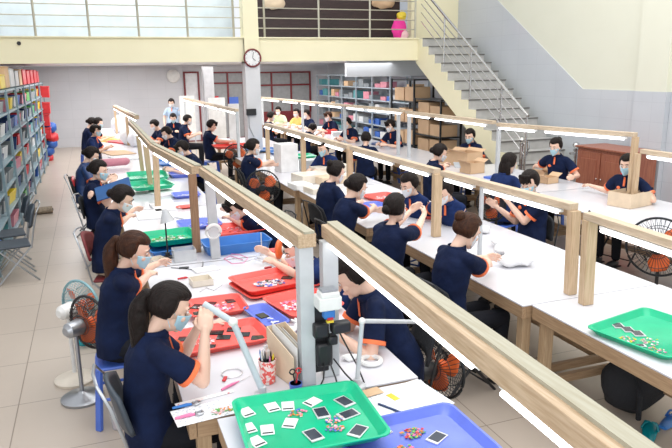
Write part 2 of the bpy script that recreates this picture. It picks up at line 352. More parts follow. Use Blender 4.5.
for i, (c, px, py, r) in enumerate([('red', 43, 92, .2), ('red', 44, 108, .2), ('red', 43, 120, .22), ('red', 45, 133, .2), ('blue', 49, 127, .2), ('red', 51, 137, .2), ('blue', 50, 143, .2), ('blue', 47, 150, .2), ('yellow', 41, 163, .14), ('red', 48, 158, .16)]):
    p = atx(px, py, -1.02) if px > 46 else atx(px, py, -1.18)
    p.y = min(p.y, 20.3); p.y = 19.3 if px < 46 else 19.6
    q = aty(px, py, p.y)
    m = (M().ell((0, 0, 0), (r, r*.8, r*1.0), 18, 12, 0, fn=lambda d: 1-.25*max(0, d.z)) if px > 46 else M().box((0, 0, 0), (r*1.5, r*1.3, r*1.4)).box((0, 0, r*.72), (r*1.65, r*1.45, .03))).tube([(-.05, 0, r*.6), (-.03, 0, r*(1.25 if px > 46 else .7)), (.03, 0, r*(1.25 if px > 46 else .7)), (.05, 0, r*.6)], .012, 6)
    o = m.build('plastic_bag', PAL[c], loc=q); crumple(o, .035, 9)
    o['label'] = '%s bag hanging from the far end of the left racks, %s' % (c, ['topmost', 'second from the top', 'third from the top', 'fourth from the top', 'blue topmost', 'beside the blue bags', 'second blue', 'lowest blue', 'lowest near the floor', 'lowest of the reds'][i]); o['category'] = 'bag'
# right: racks under the mezzanine
for u in range(6):
    y = 22.2 - u*1.22
    rack('storage_rack', (7.55, y, 0), -pi/2, 1.2, .5, 2.2, 6, rackw, 'pale blue-grey rack under the mezzanine, %s from the back wall' % nth[u].replace('nearest', 'first'), 'pale racks under the mezzanine', 1)
    for k in range(6):
        z = .1 + (2.2-.12)*k/6 + .017
        for c in range(3):
            if random.random() < .12: continue
            col = random.choice(['white', 'grey', 'grey', 'blue', 'brown', 'white', 'white', 'grey', 'pink', 'navy', 'grey', 'teal'])
            if u == 4 and k == 5: col = ['pink', 'pink', 'yellow'][c]
            h = random.uniform(.08, .22)
            o = M().box((0, 0, h/2), (.34, .34, h)).box((0, 0, h+.004), (.35, .35, .012)).build('storage_box', PAL[col], loc=(7.78, y-.2-c*.4, z), rz=random.uniform(-.1, .1), smooth=False, bevel=.008)
            o['label'] = '%s box, %s shelf up, %s column, in %s pale rack from the back wall' % ({'brown': 'cardboard'}.get(col, col), nth[k].replace('nearest', 'first'), ['far', 'middle', 'near'][c], nth[u].replace('nearest', 'first')); o['category'] = 'box'; o['group'] = '%s boxes in the %s pale rack' % (col, nth[u].replace('nearest', 'first'))
blackm = mat('black_rack', (.02, .025, .03), .4, .3)
for u in range(2):
    y = 14.75 - u*1.25
    rack('storage_rack', (6.95, y, 0), -pi/2, 1.2, .5, 2.12-u*.42, 4, blackm, ['black steel rack of cardboard boxes beside the pale racks', 'lower black steel rack of cardboard boxes beneath the stair'][u], 'black racks under the stair')
    for k in range(4):
        z = .1 + (2.12-u*.42-.12)*k/4 + .017
        for c in range(2):
            h = random.uniform(.24, .33)
            o = M().box((0, 0, h/2), (.40, .5, h)).box((-.201, 0, h/2), (.002, .06, h)).build('cardboard_box', kraft, loc=(7.2, y-.32-c*.57, z), smooth=False, bevel=.006)
            o['label'] = 'brown cardboard box in the %s black rack, %s, %s side' % (['taller', 'lower'][u], ['bottom shelf', 'second shelf up', 'third shelf up', 'top shelf'][k], ['far', 'near'][c]); o['category'] = 'box'; o['group'] = 'cardboard boxes under the stair'
# ------------------------------------------------------------------ tables and light frames
def table(x0, x1, y0, y1, label, group, z=.75, top=lam, ap=.09, legs=True, under=.16):
    t = thing('work_table', ((x0+x1)/2, (y0+y1)/2, 0), label, 'table', group); w = x1-x0; l = y1-y0
    M().box((0, 0, z-.006), (w, l, .012)).build('tabletop', top, t, smooth=False, bevel=.003)
    a = ap
    for sx in (-1, 1): M().box((sx*(w/2-.020), 0, z-.013-a/2), (.036, l-.008, a)).build('apron', wood_a, t, smooth=False, bevel=.003)
    for sy in (-1, 1): M().box((0, sy*(l/2-.024), z-.013-a/2), (w-.080, .036, a)).build('apron', wood_b, t, smooth=False, bevel=.003)
    for sx in (-1, 1):
        for sy in (-1, 1): M().box((sx*(w/2-.075), sy*(l/2-.075), (z-.013)/2), (.07, .07, z-.014)).build('leg', wood_l, t, smooth=False, bevel=.004)
    for sy in (-1, 1): M().box((0, sy*(l/2-.075), under+.03), (w-.21, .04, .06)).build('stretcher', wood_b, t, smooth=False, bevel=.003)
    M().box((w*.18, 0, under+.03), (.045, l-.21, .06)).build('stretcher', wood_a, t, smooth=False, bevel=.003)
    return t
TA = [(.42, 1.50, 1.05, 2.80), (.29, 1.50, 2.83, 5.42), (.20, 1.42, 5.45, 7.90), (.12, 1.32, 7.93, 10.4), (.10, 1.30, 10.43, 12.9), (.10, 1.30, 12.93, 15.4), (.05, 1.30, 15.43, 20.6)]
for i, a in enumerate(TA): table(*a, 'white-topped work table of the left row, %s from the camera' % nth[i], 'tables of the left row')
TB = [(2.73, 3.88, .95, 3.50), (2.66, 3.86, 3.51, 6.0), (2.56, 3.84, 6.03, 8.4), (2.50, 3.84, 8.43, 10.4), (2.48, 3.9, 10.43, 12.6), (2.75, 3.9, 13.4, 15.9)]
for i, a in enumerate(TB): table(*a, 'white-topped work table of the middle row, %s from the camera' % nth[i], 'tables of the middle row')
TC = [(5.10, 6.42, 1.9, 4.3), (5.10, 6.40, 4.33, 6.9), (5.06, 6.36, 6.93, 9.4), (5.0, 6.2, 9.43, 12.5), (4.95, 6.1, 12.53, 15.0), (4.9, 6.0, 15.03, 17.5), (4.85, 5.9, 17.53, 20.0)]
for i, a in enumerate(TC): table(*a, 'white-topped work table of the right-hand row, %s from the camera' % nth[i], 'tables of the right row')
def light_frame(p0, p1, label, tubes, posts, group='light frames over the tables', w=.095, h=.07, side=None, beam_m=None, drop=.0):
    if p0[0] > 1.3: w, h = .075, .05
    side = (-1 if p1[1] > p0[1] else 1) if side is None else side
    p0 = V(p0); p1 = V(p1); t = thing('light_frame', p0, label, 'light frame', group); d = p1-p0
    M().bar((0, 0, -h/2), d - V((0, 0, h/2)), w, h).build('beam', beam_m or (wood_y if p0.x < 1.3 else wood_p), t, smooth=False, bevel=.004)
    if p0.x < 1.3: M().bar(V((.012, 0, .006)), d + V((.012, 0, .006)), .055, .012).build('top_board', strip_m, t, smooth=False)
    nx = d.cross(V((0, 0, 1))).normalized()*side
    for a, b in tubes:
        ex, fw_, tr = (.12, .020, .0095) if p0.x < 1.3 else (.36, .022, .0125)
        A = d*a + nx*(w*ex) - V((0, 0, h+.016)); B = d*b + nx*(w*ex) - V((0, 0, h+.016))
        f = M().bar(A, B, fw_, .022).build('light_fitting', whitep, t, smooth=False)
        e = (B-A).normalized()
        M().tube([A + e*.03 + nx*.016 - V((0, 0, .014)), B - e*.03 + nx*.016 - V((0, 0, .010))], tr, 10).build('light_tube', tube_m, f)
    for q in posts:                                   # (t along beam, lateral offset, lean x, width, depth, material)
        s, off, lean, pw, pd, pm = q; P = d*s + nx*off
        top = V((P.x, P.y, P.z - h)); bot = V((P.x+lean, P.y, .752 - p0.z))
        m = M().bar(bot, top, pw, pd); m.build('post', pm, t, smooth=False, bevel=.004)
    return t
light_frame((1.11, 3.10, 1.57), (.97, .35, 1.57), 'nearest pine light frame slanting across the lower right of the picture', [(.0, .575), (.615, .95)], [(.025, .03, 0, .085, .06, greypost)])
light_frame((.93, 2.93, 1.57), (.86, 5.60, 1.55), 'pine light frame over the left row just beyond the electrical sockets', [(.06, .44), (.54, .92)], [(.02, .0, 0, .075, .075, greypost), (.965, -.02, .02, .08, .05, greypost)])
light_frame((.82, 5.75, 1.54), (.66, 8.15, 1.50), 'light frame on a brown post and a slanting pine post, left row', [(.10, .50), (.56, .95)], [(.01, .04, .0, .07, .05, wood_d), (.95, 0, -.02, .07, .05, wood_z)])
light_frame((.66, 8.25, 1.50), (.64, 12.4, 1.50), 'light frame on two slanting pine posts, left row, fourth from the camera', [(.15, .45), (.55, .9)], [(.28, 0, .03, .07, .06, wood_z), (.62, 0, .03, .06, .06, wood_z)])
light_frame((.80, 13.2, 1.54), (.58, 18.6, 1.50), 'farthest light frame of the left row near the tiled back wall', [(.0, .3), (.36, .66), (.72, 1)], [(.4, 0, 0, .06, .05, wood_z), (1., 0, 0, .06, .05, wood_z)])
# middle row
light_frame((3.06, 3.40, 1.40), (2.90, .6, 1.38), 'pine light frame over the nearest table of the middle row', [(.06, .48), (.55, .95)], [(.01, 0, .02, .085, .06, wood_z)])
light_frame((3.10, 3.58, 1.42), (3.04, 5.30, 1.42), 'pine light frame in front of the man holding up a phone', [(.05, .60), (.68, .96)], [(.0, 0, .02, .075, .06, wood_z), (.64, .0, 0, .03, .03, greypost)])
light_frame((3.04, 5.42, 1.42), (3.02, 7.55, 1.42), 'pine light frame with a glowing tube, third of the middle row', [(.04, .34), (.42, .94)], [(.0, 0, 0, .085, .06, wood_z)])
light_frame((3.02, 7.65, 1.42), (2.98, 11.7, 1.42), 'long pine light frame at the far part of the middle row', [(.03, .2), (.24, .42), (.47, .65), (.7, .86), (.9, 1)], [(.0, 0, 0, .07, .06, wood_z), (.47, 0, 0, .07, .06, wood_z), (.99, 0, 0, .07, .06, wood_z)])
# short one at the back, left of the pillar
light_frame((2.55, 12.2, 1.66), (2.42, 18.5, 1.66), 'light frame far back between the left row and the clock pillar', [(.0, .22), (.26, .48), (.52, .74), (.78, 1)], [(.0, 0, 0, .05, .05, greypost), (1, 0, 0, .05, .05, greypost), (.5, 0, 0, .05, .05, greypost)])
# right row
light_frame((5.86, 5.84, 1.60), (5.46, 8.0, 1.58), 'pine light frame above the woman in mask folding parts at the right', [(.04, .60), (.66, .98)], [(.0, 0, 0, .07, .05, wood_z), (.99, 0, 0, .05, .05, greypost)])
light_frame((5.46, 8.1, 1.60), (5.44, 10.9, 1.60), 'light frame before the stair over the right-hand row', [(.05, .6), (.66, .96)], [(.96, 0, 0, .06, .05, greypost)])
light_frame((5.42, 11.0, 1.62), (4.86, 19.6, 1.58), 'long light frame before the pale racks, right-hand row', [(.0, .16), (.18, .28), (.31, .46), (.49, .6), (.63, .76), (.8, .98)], [(.02, 0, 0, .06, .05, greypost), (.3, 0, 0, .06, .05, greypost), (.6, 0, 0, .06, .05, greypost), (.99, 0, 0, .06, .05, greypost)])
light_frame((5.88, 5.74, 1.42), (5.94, 2.6, 1.42), 'lower light frame at the right picture edge, right-hand row', [(.03, .28), (.32, .9)], [(.0, .06, 0, .05, .05, wood_z)])
# ------------------------------------------------------------------ people
def remesh(o, vox, sm=4, fac=.5):
    r = o.modifiers.new('remesh', 'REMESH'); r.mode = 'VOXEL'; r.voxel_size = vox; r.use_smooth_shade = True
    if sm: s = o.modifiers.new('smooth', 'SMOOTH'); s.iterations = sm; s.factor = fac
def smooth01(a, b, x):
    t = max(0., min(1., (x-a)/(b-a))); return t*t*(3-2*t)
def hand(m, W, f, side_out, palm_n, vox, curl=.6, grip=False):
    # W wrist, f forearm/finger direction, side_out towards the little finger, palm_n palm normal (towards the held thing)
    s = side_out; k = 1.0; fr = max(.0082, vox*1.15)
    C = W + f*.045
    m.ell(C, (.042, .050, .017), 14, 10, Q=Matrix((s, f, palm_n)).transposed())
    m.cap_tube(W - f*.015, W + f*.03, .024, .024, 10)
    for i, (o, L) in enumerate(((-.030, .068), (-.010, .077), (.010, .071), (.029, .056))):
        b = W + f*.082 + s*o*1.05 - f*abs(o)*.12
        a1 = curl*.55; a2 = curl*1.5
        d1 = (f*cos(a1) + palm_n*sin(a1)).normalized(); d2 = (f*cos(a2) + palm_n*sin(a2)).normalized()
        j = b + d1*L*.5; e = j + d2*L*.5
        m.cap_tube(b - f*.022, j, fr*1.12, fr, 8); m.cap_tube(j, e, fr, fr*.85, 8)
    tb = W + f*.022 - s*.028
    t1 = tb + (f*.55 - s*.60 + palm_n*.45).normalized()*.036; t2 = t1 + (f*.75 + palm_n*.6 + s*.05).normalized()*.030
    m.cap_tube(tb, t1, fr*1.45, fr*1.2, 8); m.cap_tube(t1, t2, fr*1.2, fr*.95, 8)
def person(label, px, ztop, face, hands=None, pitch=.45, hyaw=0., roll=0., reach=.30, hair='bun', mask='blue', lod=1, shirt=None, trouser=None, stand=False, group=None, hcol=None, hipshift=0., seat=None, elb=None, emblem=False, ptail=.3, twist=0., seatlabel=None, cuffs=True, P=None):
    shirt = shirt or navy; trouser = trouser or trous; hcol = hcol or hairm
    vox = (.005, .009, .014)[lod]; ztop += .07 if ztop > 1.19 and not stand else .0; reach -= (.13 if face < 100 else .05) if not stand else 0; reach = max(reach, .05)
    hc = P or atz(px[0], px[1], ztop); hc = V(hc); hc.z = ztop - .146
    F = V((cos(R(face)), sin(R(face)), 0)); SR = V((F.y, -F.x, 0))
    hz = .54 if not stand else .92
    O = V((hc.x, hc.y, 0)) - F*reach + SR*hipshift
    root = thing('person', O, label, 'person', group, R(face)-pi/2)
    Rm = Matrix.Rotation(-(R(face)-pi/2), 3, 'Z')
    def loc(p): return Rm @ (V(p)-O)
    H = loc(hc); H.z = hc.z
    # head frame
    Qh = Matrix.Rotation(hyaw, 3, 'Z') @ Matrix.Rotation(-pitch, 3, 'X') @ Matrix.Rotation(roll, 3, 'Y')
    hp = lambda x, y, z: H + Qh @ V((x, y, z))
    N = H + Qh @ V((0, -.04, -.10)); N = V((N.x, N.y - .015, N.z - .038))       # base of the neck
    hip = V((0, 0, hz)); sp = (N-hip); mid = hip + sp*.45 + V((0, -.035, 0))
    up = (N-mid).normalized(); sx = V((cos(twist), sin(twist), 0))
    sh = {s: N - up*.060 + sx*(s*.152) + V((0, .012, 0)) for s in (-1, 1)}
    def arm(s):
        t = hands[0 if s < 0 else 1] if hands else None
        if t is None: W = V((s*.13, H.y + .22, .83)) if not stand else V((s*.22, .12, .85))
        elif len(t) == 4: W = V(t[:3])                   # local target
        elif len(t) == 5: q = atx(t[1], t[2], t[3]); W = loc(q); W.z = q.z
        else: W = loc(atz(*t)); W.z = t[2]
        S = sh[s]; a, b = .275, .245; d = W-S
        if d.length > .505: W = S + d.normalized()*.505; d = W-S
        L = d.length; ca = (a*a + L*L - b*b)/(2*a*L); ca = max(-1, min(1, ca)); h = a*math.sqrt(max(0, 1-ca*ca))
        pole = V(elb[0 if s < 0 else 1]) if elb and elb[0 if s < 0 else 1] else V((s*.55, -.35, -.8))
        u = d.normalized(); pl = (pole - u*pole.dot(u)).normalized()
        return S, S + u*(a*ca) + pl*h, W
    A = {s: arm(s) for s in (-1, 1)}
    b = M()
    # head
    b.ell(H + Qh @ V((0, -.008, .022)), (.073, .094, .098), 20, 14, Q=Qh)
    b.ell(H + Qh @ V((0, .022, -.048)), (.056, .064, .070), 18, 12, Q=Qh)
    b.ell(hp(0, .068, -.098), (.020, .016, .016), 10, 8, Q=Qh)                     # chin
    b.cap_tube(hp(0, .086, .012), hp(0, .104, -.022), .009, .014, 8)               # nose
    for s in (-1, 1):
        b.ell(hp(s*.030, .078, .032), (.022, .014, .009), 10, 8, Q=Qh)           # brow
        b.ell(hp(s*.038, .066, -.022), (.022, .020, .020), 10, 8, Q=Qh)          # cheek
        b.ell(hp(s*.074, -.004, -.008), (.009, .018, .031), 10, 8, Q=Qh)         # ear
    b.ell(hp(0, .085, -.062), (.024, .010, .010), 10, 8, Q=Qh)                     # lips
    b.tube([N - up*.05, N, hp(0, -.022, -.06)], [.058, .047, .046], 14)
    b.tube([hip + V((0, 0, -.03)), hip + V((0, -.01, .08)), mid, mid.lerp(N, .55), N - up*.06, N], [(.135, .10), (.125, .09), (.12, .085), (.14, .095), (.14, .075), (.05, .05)], 16, ref=sx)
    legs = {}
    for s in (-1, 1):
        S, E, W = A[s]
        b.cap_tube(N - up*.075, S - up*.012, .036, .038, 10); b.cap_tube(S, E, .038, .036, 12); b.cap_tube(E, E.lerp(W, .35), .037, .036, 12); b.cap_tube(E.lerp(W, .3), W, .037, .024, 12)
        f = (W-E).normalized(); inner = V((-s, .25, -.5))
        if W.z > .95 and not stand: inner = V((-s, .3, .1))
        pn = (inner - f*inner.dot(f)).normalized(); so = f.cross(pn)*(-s)
        so = so.normalized()
        if so.dot(V((0, 0, -1))) < 0 and False: so = -so
        hand(b, W, f, so, pn, vox, .75)
        if stand: h0 = V((s*.085, 0, .88)); k = V((s*.09, .02, .48)); an = V((s*.09, -.02, .08))
        else: h0 = V((s*.085, .02, .525)); k = V((s*.11, .42, .52)); an = V((s*.11, .40, .09))
        legs[s] = (h0, k, an)
        b.cap_tube(h0, k, .074, .05, 12); b.cap_tube(k, an, .05, .034, 12)
    bo = b.build('body', skin, root); remesh(bo, vox, 3)
    # shirt
    c = M(); ext = .016
    c.tube([hip + V((0, 0, -.05)), hip + V((0, -.01, .06)), mid + V((0, 0, -.02)), mid.lerp(N, .5), N - up*.085, N - up*.03, N - up*.005], [(.180, .138), (.172, .128), (.148, .112), (.166, .120), (.168, .100), (.105, .080), (.068, .066)], 22, ref=sx)
    cuffp = {}
    for s in (-1, 1):
        S, E, W = A[s]; e = S.lerp(E, .66)
        c.cap_tube(N - up*.062 + sx*(s*.04), S - sx*(s*.012), .062, .055, 12); c.tube([S - sx*(s*.01), S.lerp(E, .25), e], [.055, .062, .068], 14)
        cuffp[s] = (e, (E-S).normalized())
    co = c.build('polo_shirt', shirt, root); remesh(co, max(vox, .007), 10)
    tx = bpy.data.textures.get('folds') or bpy.data.textures.new('folds', 'CLOUDS'); tx.noise_scale = .11
    dm = co.modifiers.new('folds', 'DISPLACE'); dm.texture = tx; dm.strength = .016; dm.mid_level = .5; dm.texture_coords = 'LOCAL'
    if lod < 2:
        k = M().tube([N - up*.03 + V((0, .01, 0)), N + up*.022 + V((0, .0, 0))], [.075, .066], 18, cap=False)
        ko = k.build('collar', shirt, root); ko.modifiers.new('s', 'SOLIDIFY').thickness = .006
        fr = (V((0, 1, 0)) - up*up.y).normalized()
        M().bar(N + fr*.074 - up*.0, N + fr*.118 - up*.10, .022, .008).build('placket', orange, root, smooth=False)
        if emblem: M().ell(N + fr*.112 - up*.13 + sx*.075, (.024, .008, .020), 10, 6).build('emblem', orange, root)
    if cuffs:
        for s in (-1, 1):
            e, d = cuffp[s]
            M().tube([e - d*.006, e + d*.018], [.0735, .0745], 18).build('sleeve_cuff', orange, root)
    # trousers
    t = M(); t.tube([hip + V((0, -.02, -.075)), hip + V((0, -.005, 0)), hip + V((0, 0, .07))], [(.15, .12), (.155, .115), (.130, .095)], 18, ref=(1, 0, 0))
    for s in (-1, 1):
        h0, k, an = legs[s]; t.cap_tube(h0, k, .088, .064, 12); t.cap_tube(k, an + V((0, 0, .03)), .063, .052, 12)
    remesh(t.build('trousers', trouser, root), max(vox, .010), 3)
    for s in (-1, 1):
        an = legs[s][2]
        q = M().ell(an + V((0, .06, -.045)), (.045, .125, .042), 12, 8, fn=lambda d: 1).box(an + V((0, .055, -.082)), (.085, .24, .016))
        q.build('shoe', black, root)
    # hair
    long_ = hair in ('long',)
    def hf(d):
        face = smooth01(.16, .42, d.y + .10*max(0, -d.z))*(1-smooth01(.34, .52, d.z - .12*abs(d.x)))
        low = smooth01(-.30 if hair == 'short' else -.45, -.75, -d.z*-1) if False else 0
        q = 1.0 + .015*sin(22*math.atan2(d.x, d.z+.01)) 
        q -= .30*face
        if d.z < -.35: q -= .22*smooth01(.45, .95, -d.z)
        return q
    hm = M().ell(H + Qh @ V((0, -.014, .028)), (.096, .120, .116), 40 if lod < 2 else 24, 26 if lod < 2 else 16, Q=Qh, fn=hf)
    if hair == 'bang':
        for i in range(9):
            a = -.9 + i*.225; hm.cap_tube(hp(.075*sin(a)*.8, .055 + .03*cos(a), .105), hp(.074*sin(a), .098*cos(a) + .004, .040 + .012*(i % 2)), .022, .010, 6)
    if hair in ('bun', 'bunlow'):
        zb = .075 if hair == 'bun' else .0
        hm.ell(hp(0, -.125, zb), (.045, .036, .042), 16, 12, Q=Qh, fn=lambda d: 1 + .06*sin(9*d.x+7*d.z))
        hm.ring(hp(0, -.112, zb), .034, .009, Qh @ V((0, 1, 0)), 14, 6)
    ho = hm.build('hair', hcol, root); s_ = ho.modifiers.new('smooth', 'SMOOTH'); s_.iterations = 3; s_.factor = .5
    if hair in ('pony', 'long'):
        s0 = hp(0, -.10, .045); back = (Qh @ V((0, -1, 0))); back.z = 0; back.normalize()
        if hair == 'pony':
            pts = [s0, s0 + back*.045 + V((0, 0, .015)), s0 + back*.075 + V((0, 0, -.03)), s0 + back*.085 + V((0, 0, -.12)), s0 + back*.085 + V((0, 0, -.21)), s0 + back*.085 + V((0, 0, -ptail)), s0 + back*.08 + V((0, 0, -ptail-.10))]
            rs = [.028, .042, (.050, .052), (.056, .054), (.056, .050), (.042, .038), .010]
        else:
            pts = [hp(0, -.05, .06), s0 + V((0, 0, -.06)), s0 + back*.015 + V((0, 0, -.16)), s0 + back*.01 + V((0, 0, -.28)), s0 + V((0, 0, -.38))]
            rs = [(.06, .07), (.088, .05), (.095, .045), (.085, .035), (.04, .02)]
        M().tube(pts, rs, 16, ref=(1, 0, 0) if hair == 'long' else None).build('hair_length', hcol, root).modifiers.new('sub', 'SUBSURF').render_levels = 2
        if hair == 'pony': M().ring(s0 + back*.012, .025, .010, Qh @ V((0, -1, .2)), 12, 6).build('hair_tie', {0: black, 1: PAL['red']}.get(1 if ptail > .31 else 0), root)
    # face details
    if lod < 2:
        for s in (-1, 1):
            M().ell(hp(s*.031, .0835, .014), (.013, .0055, .0055), 10, 8, Q=Qh).build('eye', paper, root)
            M().ell(hp(s*.031, .0875, .013), (.0055, .003, .0050), 8, 6, Q=Qh).build('iris', black, root)
            M().tube([hp(s*.014, .0895, .034), hp(s*.032, .0905, .040), hp(s*.050, .078, .034)], [.003, .0042, .002], 6).build('eyebrow', hairm, root)
        if not mask: M().tube([hp(-.020, .0905, -.060), hp(0, .0965, -.060), hp(.020, .0905, -.060)], [.002, .006, .002], 8).build('lips', pinkl, root)
    if mask:
        mm = {'blue': mask_b, 'white': mask_w}[mask]; vs = []; nu, nv = 16, 10
        for j in range(nv+1):
            for i in range(nu+1):
                u = -1 + 2*i/nu; v = j/nv; a = u*1.2*(1-.1*v)
                z = -.004 - .100*v*(1-.25*abs(u)) ; rr = 1 - .40*v*v
                nb = .020*math.exp(-(a/.30)**2)*(1-v*.7)
                vs.append(hp(.073*sin(a)*rr, (-.004 + (.100+nb)*cos(a))*(1-.10*v*v), z))
        fs = [(j*(nu+1)+i, (j+1)*(nu+1)+i, (j+1)*(nu+1)+i+1, j*(nu+1)+i+1) for j in range(nv) for i in range(nu)]
        mo = M().add(vs, fs).build('face_mask', mm, root); mo.modifiers.new('s', 'SOLIDIFY').thickness = .003
        if lod < 2:
            l = M()
            for s in (-1, 1): l.tube([hp(s*.068, .022, -.005), hp(s*.082, -.005, .02), hp(s*.076, -.018, -.02), hp(s*.066, .020, -.075)], .0016, 5)
            l.build('ear_loop', mm, root)
    if seat:
        if seat == 'stool': stool(O.x, O.y, R(face)+.1, seatlabel)
        else: fold_chair(O.x + F.x*.09, O.y + F.y*.09, R(face)-pi/2, seatlabel, seat)
    return root
def stool(x, y, rz, label, m=None, group=None, h=.435):
    t = thing('plastic_stool', (x, y, 0), label or 'blue plastic stool', 'stool', group, rz); m = m or bluep
    M().box((0, 0, h-.012), (.30, .30, .024)).build('seat', m, t, smooth=False, bevel=.01)
    for sx in (-1, 1):
        for sy in (-1, 1): M().bar((sx*.165, sy*.165, 0), (sx*.13, sy*.13, h-.02), .045, .03).build('leg', m, t, smooth=False, bevel=.005)
    M().ring((0, 0, .2), .19, .012, (0, 0, 1), 4, 6).build('brace', m, t)
    return t
def fold_chair(x, y, rz, label, style='black', group=None):
    cm = {'black': blackf, 'slate': slate, 'brown': PAL['brown'], 'maroon': maroon}.get(style, blackf); fm = black if style == 'black' and x > 1 else chrome
    t = thing('folding_chair', (x, y, 0), label or 'black folding chair', 'chair', group, rz)
    M().box((0, .0, .425), (.40, .38, .028)).build('seat', cm, t, smooth=False, bevel=.012)
    m = M(); vs = []; n = 12                                # curved back panel
    for j in range(7):
        for i in range(n+1):
            u = -1 + 2*i/n; v = j/6; wv = .205*(1 - .16*v*v)
            vs.append((u*wv, -.25 - .05*v + .05*(u*u), .63 + .24*v + .0*(1-u*u) - .05*u*u*v))
    m.add(vs, [(j*(n+1)+i, j*(n+1)+i+1, (j+1)*(n+1)+i+1, (j+1)*(n+1)+i) for j in range(6) for i in range(n)])
    o = m.build('backrest', cm, t); o.modifiers.new('s', 'SOLIDIFY').thickness = .022
    M().tube([(-.21, -.19, .40), (-.21, -.235, .62), (-.20, -.285, .80), (-.13, -.335, .89), (0, -.345, .90), (.13, -.335, .89), (.20, -.285, .80), (.21, -.235, .62), (.21, -.19, .40)], .009, 8).build('back_frame', fm, t)
    for s in (-1, 1):
        M().tube([(s*.21, -.19, .42), (s*.21, .20, .0)], .011, 8).build('leg', fm, t); M().tube([(s*.195, .17, .42), (s*.195, -.24, .0)], .011, 8).build('leg', fm, t)
    M().tube([(-.2, .14, .06), (.2, .14, .06)], .008, 6).build('stretcher', fm, t)
    return t
def fan(loc, face, Rr, label, stand='floor', cagem=None, bladem=None, bodym=None, nb=3, tilt=0.):
    cagem = cagem or cage; bladem = bladem or orangef; bodym = bodym or black; x, y, z = loc
    t = thing('electric_fan', (x, y, 0), label, 'fan', 'black fans with orange blades' if bladem is orangef and cagem is cage else None, R(face)-pi/2)
    Q = Matrix.Rotation(tilt, 3, 'X'); c = V((0, 0, z))
    def q(X, Y, Z): return c + Q @ V((X, Y, Z))
    m = M(); nrm = Q @ V((0, 1, 0))
    m.ring(c, Rr, .011, nrm, 40, 6)
    for k in (.35, .7): 
        m.ring(c + nrm*.075*math.sqrt(1-k*k*.9), Rr*k, .003, nrm, 30, 4); m.ring(c - nrm*.075*math.sqrt(1-k*k*.9), Rr*k, .003, nrm, 30, 4)
    ns = 40
    for i in range(ns):
        a = 2*pi*i/ns
        for s in (1, -1): m.tube([q(Rr*k*cos(a), s*.078*math.sqrt(max(0, 1-k*k)), Rr*k*sin(a)) for k in (.16, .5, .8, .93, 1)], .0022, 4)
    m.build('guard', cagem, t)
    M().tube([q(0, .073, 0), q(0, .088, 0)], [.17*Rr+.01, .15*Rr], 18).build('badge', cagem if bodym is black else bodym, t)
    for k in range(nb):
        a0 = 2*pi*k/nb + .4; vs = []
        for i in range(7):
            for j in range(6):
                r = Rr*(.16 + .70*i/6); wd = (j/5-.5)*(.5 + .75*sin(pi*min(1, i/6*.9 + .1)))
                a = a0 + wd; vs.append(q(r*cos(a), (j/5-.5)*.055, r*sin(a)))
        o = M().add(vs, [(i*6+j, i*6+j+1, (i+1)*6+j+1, (i+1)*6+j) for i in range(6) for j in range(5)]).build('blade', bladem, t); o.modifiers.new('s', 'SOLIDIFY').thickness = .004
    M().tube([q(0, -.02, 0), q(0, .03, 0)], .038, 16).build('hub', bladem, t)
    M().tube([q(0, -.07, 0), q(0, -.09, 0), q(0, -.19, 0), q(0, -.215, 0)], [.05, .062, .055, .03], 18).build('motor_housing', bodym, t)
    M().tube([q(0, -.13, -.03), (0, -.13, 0.05)], .016, 10).build('stand', bodym if bodym is not whitep else whitep, t)
    M().lathe([(0, .15), (.02, .155), (.035, .13), (.05, .04), (.07, .02)], 24, (0, -.13, 0)).build('base', creamp if cagem is cage_b else bodym, t)
    return t
# left row, seated along the aisle, facing right
person('woman in navy polo nearest the camera, long dark ponytail, raised hands over red tray', (168, 281), 1.26, 2, hands=[('x', 198, 327, .43, 0), ('x', 205, 333, .43, 0)], elb=[(-.3, .3, -1), (.12, .35, -1)], pitch=.42, hyaw=-.05, reach=.27, hair='pony', ptail=.42, hcol=hairm, lod=0, seat='slate', seatlabel='folding chair with dark slate back under the woman nearest the camera')
person('woman in navy polo with brown ponytail and blue mask, second at the left aisle', (133, 230), 1.26, -6, hands=[(168, 262, .86), (163, 270, .84)], pitch=.35, hyaw=-.12, reach=.30, hair='pony', ptail=.30, hcol=hairb, lod=0, seat='stool', seatlabel='blue stool under the second woman at the left aisle')
person('woman in navy polo and beige trousers bending over the desk, third at left aisle', (121, 184), 1.25, -12, hands=[(150, 208, .84), (146, 214, .84)], pitch=.55, reach=.33, hair='bunlow', mask='white', lod=1, trouser=trous_b, seat='maroon', seatlabel='maroon folding chair hung with a red and blue bag, third at the left aisle')
person('woman in navy polo and blue mask holding a blue board, fourth at left aisle', (98, 159), 1.26, -15, hands=[(85, 200, .95), (112, 186, 1.0)], pitch=.25, hyaw=-.1, reach=.2, hair='bunlow', mask='blue', lod=1, seat='black', seatlabel='folding chair under the woman holding the blue board')
person('worker with dark tied hair and maroon shirt behind the woman with the board', (91, 146), 1.24, -5, pitch=.5, reach=.28, hair='bunlow', mask='white', lod=1, seat='black', seatlabel='folding chair of the fifth worker at the left aisle', shirt=PAL['navy'])
person('worker in navy polo and blue mask looking up, sixth at left aisle', (95, 124), 1.25, -20, pitch=.15, reach=.22, hair='bang', mask='blue', lod=1, shirt=navy2, seat='stool', seatlabel='blue stool of the sixth worker at the left aisle')
person('small far worker in navy at the left aisle, nearer of the last pair', (87, 119), 1.25, 0, pitch=.4, hair='bunlow', lod=2, seat='stool', seatlabel='blue stool of the nearer of the last aisle pair', P=(-.02, 16.9, 0))
person('farthest seated worker of the left aisle near the tiled wall', (98, 117), 1.25, -10, pitch=.3, hair='bunlow', lod=2, seat='stool', seatlabel='blue stool of the farthest aisle worker')
